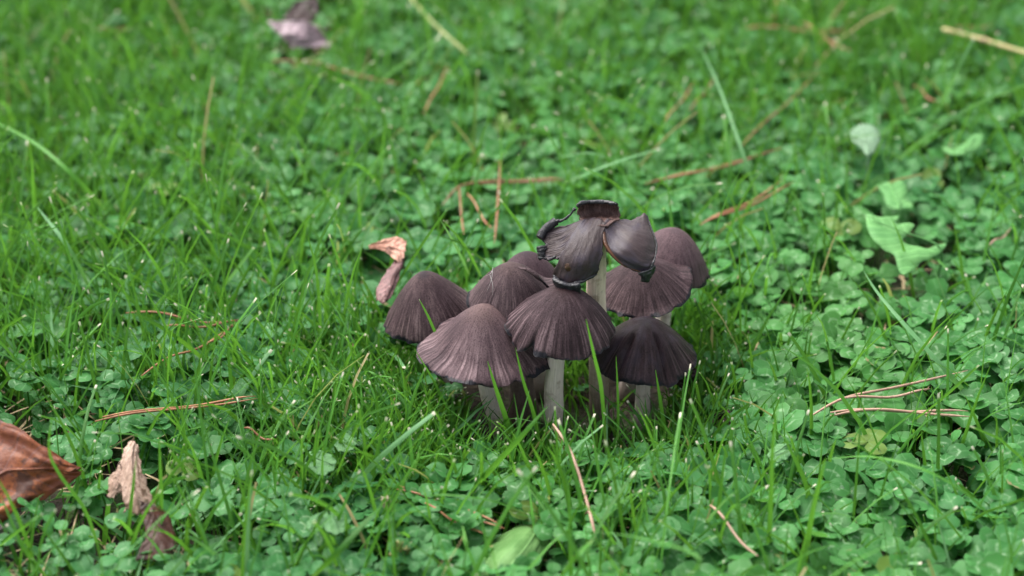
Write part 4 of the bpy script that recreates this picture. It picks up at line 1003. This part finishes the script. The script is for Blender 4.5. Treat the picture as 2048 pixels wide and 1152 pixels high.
lobed('weed_leaf', 'rounded pale green leaf with ragged rim behind the lobed leaf', [(1756, 372), (1780, 362), (1804, 364), (1816, 380), (1812, 398), (1826, 412), (1800, 420), (1774, 412), (1768, 394)],
      lambda a, b: 0.034, M_lob, axis_pts=[(1800, 418), (1778, 364)])
lobed('weed_leaf', 'silvery pale blurred leaf among grass at the back', [(1700, 262), (1722, 250), (1750, 256), (1760, 280), (1748, 304), (1734, 312), (1722, 296), (1706, 286)],
      lambda a, b: 0.035, mat_green('silver_leaf', (0.11, 0.20, 0.115), (0.17, 0.27, 0.17), 26), axis_pts=[(1738, 310), (1722, 252)])
lobed('weed_leaf', 'curled bright green rounded leaf in the far clover', [(1885, 290), (1905, 300), (1925, 290), (1945, 272), (1966, 272), (1962, 292), (1940, 306), (1910, 310), (1892, 304)],
      lambda a, b: 0.036, M_lob, axis_pts=[(1930, 306), (1955, 272)])
lobed('weed_leaf', 'yellowing oval leaf in the clover behind the cluster', [(716, 452), (730, 444), (744, 448), (748, 464), (738, 480), (722, 486), (712, 472)],
      lambda a, b: 0.020, mat_green('yellowing_leaf', (0.10, 0.21, 0.04), (0.19, 0.26, 0.055), 26), axis_pts=[(722, 486), (740, 446)])
M_scal = mat_green('dusty_scalloped', (0.050, 0.15, 0.048), (0.10, 0.22, 0.09), 30)
def scallop(cx, cy, a, b, rot, n=9):
    o = []
    for i in range(n * 2):
        th = 2 * math.pi * i / (n * 2); k = 1.0 if i % 2 else 0.90
        if abs(th - math.pi) < 0.2: k = 0.45
        u, v_ = math.cos(th) * a * k, math.sin(th) * b * k
        o.append((cx + u * math.cos(rot) - v_ * math.sin(rot), cy + u * math.sin(rot) * 0.8 + v_ * math.cos(rot)))
    return o
for (cx, cy, a, b, rot, lab) in [(640, 925, 34, 26, .3, 'dusty scalloped weed leaf in the clover before the grass clump'), (668, 1042, 36, 26, 1.2, 'grey dusted scalloped weed leaf at the front edge of grass'), (632, 1046, 24, 17, 2.2, 'small scalloped weed leaf touching the grey dusted one'),
                              (690, 885, 24, 20, .5, 'weed leaf with brown nibbled rim above the scalloped one'), (1560, 905, 28, 18, 2.6, 'scalloped weed leaf beside the tall foreground blade')]:
    lobed('scalloped_leaf', lab, scallop(cx, cy, a, b, rot), lambda p, q: 0.030, M_scal, cat='weed leaf', axis_pts=[(cx - a * math.cos(rot) * .8, cy - a * math.sin(rot) * .6), (cx + a * math.cos(rot), cy + a * math.sin(rot) * .8)])

# ------------------------------------------------------------------ single grass blades one can pick out
SIDE = Vector((1, 0, 0))
def blade(label, pts, wmm, tone=0.5, pale=False, mode='up', lean=0.0, z=0.03, cut=0.08, rnd=0.2, tw=None, ymid=None):
    if mode == 'up':
        b = Pz(*pts[0], 0.0); n_ = len(pts) - 1
        W = [b] + [Py(*p, b.y + lean * 0.01 * (i + 1) / n_) for i, p in enumerate(pts[1:])]
    elif mode == 'hang':                       # base hidden: all on a plane at y
        W = [Py(*p, ymid + lean * 0.01 * i / (len(pts) - 1)) for i, p in enumerate(pts)]
    else:
        zs = z if isinstance(z, (list, tuple)) else [z] * len(pts)
        W = [Pz(*p, q) for p, q in zip(pts, zs)]
    P = catmull(W, 18)[None]
    t = P[0, -1] - P[0, 0]
    if tw is None:
        tw = random.uniform(-0.5, 0.5) if abs(t[2]) > 0.6 * np.linalg.norm(t) else math.atan2(t[1], t[0]) + 1.57
    V, Q, A, rn = ribbons(P, np.array([wmm * 0.001]), np.array([tw]), np.array([tone]), np.array([rnd]), np.array([cut]))
    o0 = np.array(W[0]); o0[2] = 0
    o = link('grass_blade', mesh_np('grass_blade', V - o0, Q, attrs={'leaf': A, 'rnd': rn}, mat=M_blade_pale if pale else M_blade))
    o.location = o0
    tag(o, label, 'grass blade', 'single grass blades standing out of the lawn')
yB, yC_ = Pz(1012, 862).y, BC.y
BL = [
 ('long grass blade arching low over the front clover', [(2040, 1110), (1985, 1040), (1930, 985), (1840, 936), (1740, 913), (1652, 918)], 2.2, .75, 0, 'lie', 0, [.0, .025, .045, .055, .05, .042], .1, .2),
 ('tall upright foreground blade crossing the clover beside scalloped leaf', [(1532, 1160), (1540, 1040), (1545, 900), (1556, 794)], 2.1, .62, 0, 'up', -1.0, 0, .1, .2),
 ('blurred broad foreground blade before the forked stalk', [(1606, 1165), (1622, 1040), (1650, 918)], 2.6, .55, 0, 'up', -1.5, 0, .3, .2),
 ('bright forked stalk leaning in the front clover', [(1625, 1065), (1612, 970), (1572, 882)], 2.3, .55, 0, 'up', 0, 0, .3, .7),
 ('long bluish blade slanting across the clover from the lobed leaf', [(1968, 830), (1900, 750), (1810, 650), (1755, 585), (1727, 541)], 2.6, .35, 1, 'lie', 0, [.004, .035, .05, .055, .06], .06, .2),
 ('thin pale blade running down beside the slanting bluish one', [(1925, 700), (1905, 640), (1880, 570), (1862, 520)], 1.2, .5, 1, 'up', 1, 0, .1, .2),
 ('long blade crossing the bluish one low down', [(1800, 860), (1875, 805), (1958, 730)], 2.2, .6, 0, 'lie', 0, [.015, .04, .055], .5, .8),
 ('thin straight upright blade beyond the dark low mushroom', [(1482, 745), (1480, 600), (1478, 452)], 1.2, .65, 0, 'up', 0.5, 0, .1, .2),
 ('tall blade tip standing before the low dark cap', [(1336, 905), (1325, 830), (1311, 740)], 1.9, .75, 0, 'up', -.6, 0, .1, .2),
 ('long thin blade rising over the skirt of the middle cap', [(1212, 905), (1203, 780), (1188, 710), (1172, 638)], 1.9, .55, 0, 'hang', -1.2, -0.165, .1, .2),
 ('short thin blade standing against the low dark cap', [(1236, 880), (1236, 800), (1232, 712)], 1.2, .5, 0, 'hang', 0, -0.165, .1, .2),
 ('upright blade with pointed tip before the short stem', [(1293, 910), (1294, 850), (1290, 795)], 1.4, .75, 0, 'up', 0, 0, .1, .2),
 ('slender blade curving beside the thick white stem', [(1216, 905), (1190, 850), (1170, 815), (1154, 774)], 1.5, .6, 0, 'up', -.5, 0, .1, .2),
 ('broad dark blade rising in front of the pale bell cap', [(1030, 905), (1016, 850), (996, 790), (975, 722)], 2.5, .6, 0, 'hang', -.5, yB - 0.032, .06, .2),
 ('narrow bluish blade leaning on the rim of the pale bell cap', [(1082, 905), (1068, 830), (1046, 760), (1031, 696)], 1.9, .55, 0, 'hang', -.5, yB - 0.034, .06, .2),
 ('broad bright blade slanting up toward the thick white stem', [(928, 1000), (985, 935), (1045, 870), (1096, 812)], 3.0, .6, 0, 'lie', 0, [.01, .032, .05, .06], .05, .2),
 ('short blade tip pointing up the flank of the brown smudged cap', [(888, 700), (872, 668), (856, 632), (838, 598)], 1.4, .85, 0, 'hang', 0.0, Pz(880, 772).y - 0.026, .1, .8),
 ('pale cut blade leaning with squared white end', [(690, 992), (750, 925), (815, 868), (870, 825)], 2.3, .75, 1, 'lie', 0, [.01, .035, .05, .058], .75, .9),
 ('yellow green blade leaning under the cluster end', [(925, 900), (900, 830), (866, 760), (828, 696)], 1.5, .7, 0, 'up', -.6, 0, .1, .2),
 ('hooked blade with white bent tip', [(850, 835), (800, 785), (755, 752), (735, 742), (729, 752)], 1.0, .8, 0, 'lie', 0, [.01, .04, .05, .05, .045], .5, .9),
 ('slender tall blade leaning beside the meeting needles', [(388, 850), (370, 760), (330, 650), (282, 566)], 1.5, .65, 0, 'up', 0, 0, .1, .2),
 ('dark blade tip slanting over the meeting needles', [(420, 730), (350, 672), (264, 620)], 2.4, .1, 0, 'lie', 0, [.02, .045, .06], .1, .2),
 ('short dark straight blade leaning in the blurred grass', [(236, 606), (280, 540), (324, 470)], 2.1, .05, 0, 'lie', 0, [.01, .04, .055], .1, .2),
 ('pale cut blade leaning in the clover near the meeting needles', [(425, 606), (465, 550), (508, 494)], 2.0, .6, 1, 'lie', 0, [.01, .03, .045], .7, .8),
 ('broad pale blade drooping over the grassy side', [(210, 420), (140, 345), (60, 280), (-40, 230)], 2.8, .8, 0, 'lie', 0, [.03, .055, .06, .05], .3, .2),
 ('long blurred blade slanting through the grassy side', [(190, 600), (140, 500), (75, 415)], 2.6, .3, 1, 'lie', 0, [.02, .05, .06], .2, .2),
 ('dark curved blade across the far clover', [(596, 440), (540, 350), (455, 258)], 2.0, .1, 0, 'lie', 0, [.02, .05, .05], .1, .2),
 ('pale arched blade with white end behind the tall mushroom', [(1130, 366), (1190, 340), (1250, 318), (1320, 297)], 2.0, .6, 1, 'lie', 0, [.03, .045, .05, .045], .6, .8),
 ('pale looping blade behind the back caps', [(1090, 330), (1130, 312), (1180, 306), (1225, 318)], 1.6, .5, 1, 'lie', 0, [.03, .045, .05, .045], .3, .2),
 ('long blade slanting up out of the far clover edge', [(1770, 345), (1850, 275), (1940, 215), (2060, 165)], 2.2, .55, 1, 'lie', 0, [.01, .04, .055, .07], .3, .2),
 ('blurred blade with bright white tip under the yellow straw', [(1868, 232), (1905, 160), (1948, 76)], 2.2, .4, 1, 'lie', 0, [.01, .05, .075], .7, .9),
 ('blurred blade with white cut tip standing alone', [(1566, 240), (1552, 180), (1534, 104)], 2.4, .7, 0, 'up', 0, 0, .7, .9),
 ('thin pale upright blade behind the long red needle', [(1456, 430), (1460, 330), (1464, 240)], 1.6, .6, 1, 'up', 0, 0, .5, .9),
 ('long arched pale blade over the clover beyond the rosy cap', [(1530, 440), (1490, 320), (1440, 180), (1400, 90)], 1.9, .5, 1, 'lie', 0, [.01, .045, .06, .06], .1, .2),
 ('thin blade crossed over another behind the smudged cap', [(775, 600), (830, 510), (884, 432), (902, 414)], 1.3, .5, 0, 'lie', 0, [.02, .05, .075, .078], .1, .2),
 ('pale blade slanting down behind the torn lip cap', [(938, 548), (910, 490), (880, 438)], 1.7, .5, 1, 'lie', 0, [.03, .055, .075], .1, .2),
 ('thin blade with white tip behind the torn lip cap', [(962, 552), (930, 492), (886, 440)], 1.2, .6, 0, 'lie', 0, [.03, .055, .072], .2, .9),
 ('bright thin upright blade behind the smudged cap', [(872, 545), (876, 480), (877, 400)], 1.0, .6, 0, 'up', 0, 0, .1, .2),
 ('straight blade standing over the pinkish leaf', [(772, 600), (786, 540), (798, 460)], 1.5, .35, 0, 'up', -1, 0, .1, .2),
 ('long blade rising among far clover beside the pinkish leaf', [(640, 760), (640, 640), (632, 540), (615, 470)], 1.7, .6, 0, 'up', 0, 0, .1, .2),
 ('bright vertical blade in the middle clover', [(648, 720), (655, 640), (661, 545)], 1.4, .7, 0, 'up', 0, 0, .1, .2),
 ('tall blade rising from the front beside the curled leaf', [(318, 1130), (322, 1000), (318, 870)], 2.0, .6, 0, 'up', 0, 0, .1, .2),
 ('dark tipped blade crossing the curled tan leaf', [(250, 1125), (262, 1010), (272, 918)], 1.8, .5, 0, 'up', -1, 0, .1, .2),
 ('long curving blade beside the oak leaf tip', [(212, 1160), (175, 1030), (120, 950), (98, 900), (104, 830)], 1.5, .7, 0, 'up', 0, 0, .1, .2),
 ('long pale blade leaning over the front corner', [(98, 1160), (50, 1100), (0, 990)], 1.9, .7, 0, 'lie', 0, [.01, .03, .05], .1, .2),
 ('bright blade leaning from the corner toward the oak leaf', [(-10, 1100), (40, 1060), (85, 1028)], 2.0, .8, 0, 'lie', 0, [.02, .045, .05], .5, .9),
 ('upright blade with white cut tip near the curled leaf', [(208, 1095), (212, 1050), (217, 1008)], 2.4, .8, 0, 'up', 0, 0, .75, .9),
 ('tall straight blade at the front beside the flat needle pair', [(380, 1010), (372, 900), (360, 790)], 1.6, .6, 0, 'up', 0, 0, .1, .2),
 ('dark green blade crossing the front clover', [(618, 1160), (670, 1110), (735, 1040), (765, 1010)], 2.6, .15, 0, 'lie', 0, [.02, .04, .05, .05], .1, .2),
 ('long thin blade lying level before the mushrooms', [(1062, 1030), (985, 1002), (900, 990), (850, 992)], 1.6, .4, 0, 'lie', 0, [.02, .04, .045, .04], .1, .2),
 ('upright dark blade in the clover before the pale bell cap', [(765, 960), (758, 860), (750, 770)], 1.9, .25, 0, 'up', 0, 0, .1, .2),
 ('blurred wide foreground blade crossing the front edge', [(1330, 1190), (1400, 1120), (1300, 1080), (1190, 1062)], 2.0, .5, 0, 'lie', 0, [.05, .07, .06, .05], .1, .2),
 ('yellow green blade pointing up from the front clover', [(1185, 1080), (1155, 1110), (1110, 1170)], 2.0, .7, 0, 'lie', 0, [.05, .05, .03], .3, .2),
 ('upright pair of blades beside the short slanting needle, taller one', [(1425, 1130), (1440, 990), (1455, 870)], 1.8, .7, 0, 'up', 0, 0, .1, .2),
 ('dark upright blade among clover near the arched needles', [(1858, 1010), (1850, 930), (1842, 860)], 1.7, .4, 0, 'up', 0, 0, .1, .2),
 ('tall blade rising at the clover edge beside the arched blade', [(1990, 950), (1960, 860), (1930, 790)], 1.8, .35, 0, 'up', 0, 0, .1, .2),
 ('upright blade standing before the forked pale needle', [(1700, 905), (1712, 840), (1726, 770)], 1.6, .65, 0, 'up', 0, 0, .1, .2),
 ('bent dark stalk rising through the arched blade', [(1985, 1060), (1960, 1010), (1915, 965)], 2.2, .1, 0, 'up', 0, 0, .4, .9),
]
for (lab, pts, wd, tn, pale, mode, lean_, zz, cut, rn) in BL:
    if mode == 'lie': blade(lab, pts, wd, tn, pale, 'lie', z=zz, cut=cut, rnd=rn)
    elif mode == 'hang': blade(lab, pts, wd, tn, pale, 'hang', lean_, cut=cut, rnd=rn, ymid=zz)
    else: blade(lab, pts, wd, tn, pale, 'up', lean_, cut=cut, rnd=rn)

# ------------------------------------------------------------------ clovers one by one
LAND += [('the pale bell mushroom', Pz(1010, 880)), ('the thick white stem', Pz(1117, 890)), ('the low dark mushroom', Pz(1284, 850)), ('the smudged end mushroom', Pz(860, 790)),
         ('the rosy back mushroom', Pz(1340, 700)), ('the tall foreground blade', Pz(1535, 1120)), ('the arching grass blade', Pz(1840, 960)), ('the bluish slanting blade', Pz(1880, 740)),
         ('the hooked white blade', Pz(770, 780)), ('the meeting needles', Pz(400, 660)), ('the pinkish dead leaf', Pz(780, 560)), ('the scalloped leaf', Pz(650, 930)), ('the dusted leaf', Pz(668, 1042)),
         ('the broad bright blade', Pz(1000, 930)), ('the dark wet leaf', Pz(1460, 850))]
LAND += [('the yellowing oval leaf', Pz(730, 465)), ('the upright orange needle', Pz(996, 420)), ('the dark curved blade', Pz(540, 350)), ('the bright vertical blade', Pz(650, 700)),
         ('the long red needle', Pz(1430, 335)), ('the double red needle', Pz(1480, 410)), ('the thin upright blade', Pz(1482, 735)), ('the ragged pale leaf', Pz(1790, 390)), ('the short pink needle', Pz(2000, 476)),
         ('the tall front blade', Pz(318, 1100)), ('the dark green blade', Pz(690, 1090)), ('the forked stalk', Pz(1620, 1050)), ('the torn yellow scrap', Pz(800, 1100)), ('the pale cut blade', Pz(430, 600))]
lp = np.array([p[1][:2] for p in LAND])
leaf_mesh = []
for i, (Vt, At) in enumerate(TPL):
    for k, tn in enumerate((0.22, 0.45, 0.62, 0.8)):
        A = At.copy(); A[:, 2] = tn
        leaf_mesh.append(mesh_np('leaflet', Vt, LQ, attrs={'leaf': A, 'rnd': np.full(len(Vt), [.1, .5, .75, .93][(i + k) % 4])}, mat=M_clover))
ylw = mesh_np('leaflet', TPL[2][0], LQ, attrs={'leaf': np.hstack([TPL[2][1][:, :2], np.full((25, 1), 1.0)]), 'rnd': np.full(25, .5)}, mat=M_clover)
ORD = ['nearest', 'second', 'third', 'fourth', 'fifth', 'sixth', 'seventh', 'eighth', 'ninth', 'tenth', 'eleventh', 'twelfth', 'thirteenth', 'fourteenth', 'fifteenth', 'sixteenth', 'seventeenth', 'eighteenth', 'nineteenth', 'twentieth']
pairs = {}
for c in IND:
    d = np.hypot(tip[c, 0] - lp[:, 0], tip[c, 1] - lp[:, 1]); o = np.argsort(d)
    pairs.setdefault((o[0], o[1]), []).append((d[o[0]], c))
labels = {}
for (a, b), lst in pairs.items():
    for k, (_, c) in enumerate(sorted(lst)):
        nm = LAND[a][0]; nb = LAND[b][0]
        w0 = 'clover leaf nearest' if k == 0 else f'{ORD[min(k, 19)]} clover leaf out from'
        labels[c] = f'{w0} {nm} toward {nb}' if k == 0 else f'{w0} {nm} toward {nb}'
for c in IND:
    root = empty('clover', Vector(base[c])); tag(root, labels[c], 'clover', 'three leaflet clovers in the lawn')
    V, Q, A, rn = petioles(np.array([c]), 0.0005)
    link('stalk', mesh_np('stalk', V, Q, attrs={'leaf': A, 'rnd': rn}, mat=M_blade), root)
    tb = int(np.argmin(abs(np.array((0.22, 0.45, 0.62, 0.8)) - tone[c])))
    for k in range(3):
        me = ylw if tone[c] > 0.95 else leaf_mesh[TP[c, k] * 4 + tb]
        o = bpy.data.objects.new('leaflet', me); col.objects.link(o); o.parent = root
        M = Matrix([[*MATS[c, k, r] * SZ[c, k], tip[c, r] - base[c, r]] for r in range(3)] + [[0, 0, 0, 1]])
        o.matrix_local = M

# ------------------------------------------------------------------ dewdrops
bm = bmesh.new(); bmesh.ops.create_icosphere(bm, subdivisions=3, radius=1.0)
for v in bm.verts:
    if v.co.z < 0: v.co.z *= 0.8
for f in bm.faces: f.smooth = True
dew = bpy.data.meshes.new('dewdrop'); bm.to_mesh(dew); bm.free(); dew.materials.append(M_water)
gd = np.random.default_rng(8)
near_c = order[:420]
for nm, pt in LAND:
    d = np.hypot(tip[near_c, 0] - pt.x, tip[near_c, 1] - pt.y); c = near_c[int(np.argmin(d))]
    k = int(gd.integers(0, 3))
    p = tip[c] + MATS[c, k, :, 0] * SZ[c, k] * gd.uniform(.5, .95) + MATS[c, k, :, 2] * 0.0006
    o = bpy.data.objects.new('dewdrop', dew); col.objects.link(o); o.location = p
    r = gd.uniform(.0006, .0012); o.scale = (r, r, r)
    tag(o, f'tiny clear dewdrop on the clover leaflet nearest {nm}', 'dewdrop', 'dewdrops on the clover leaflets')
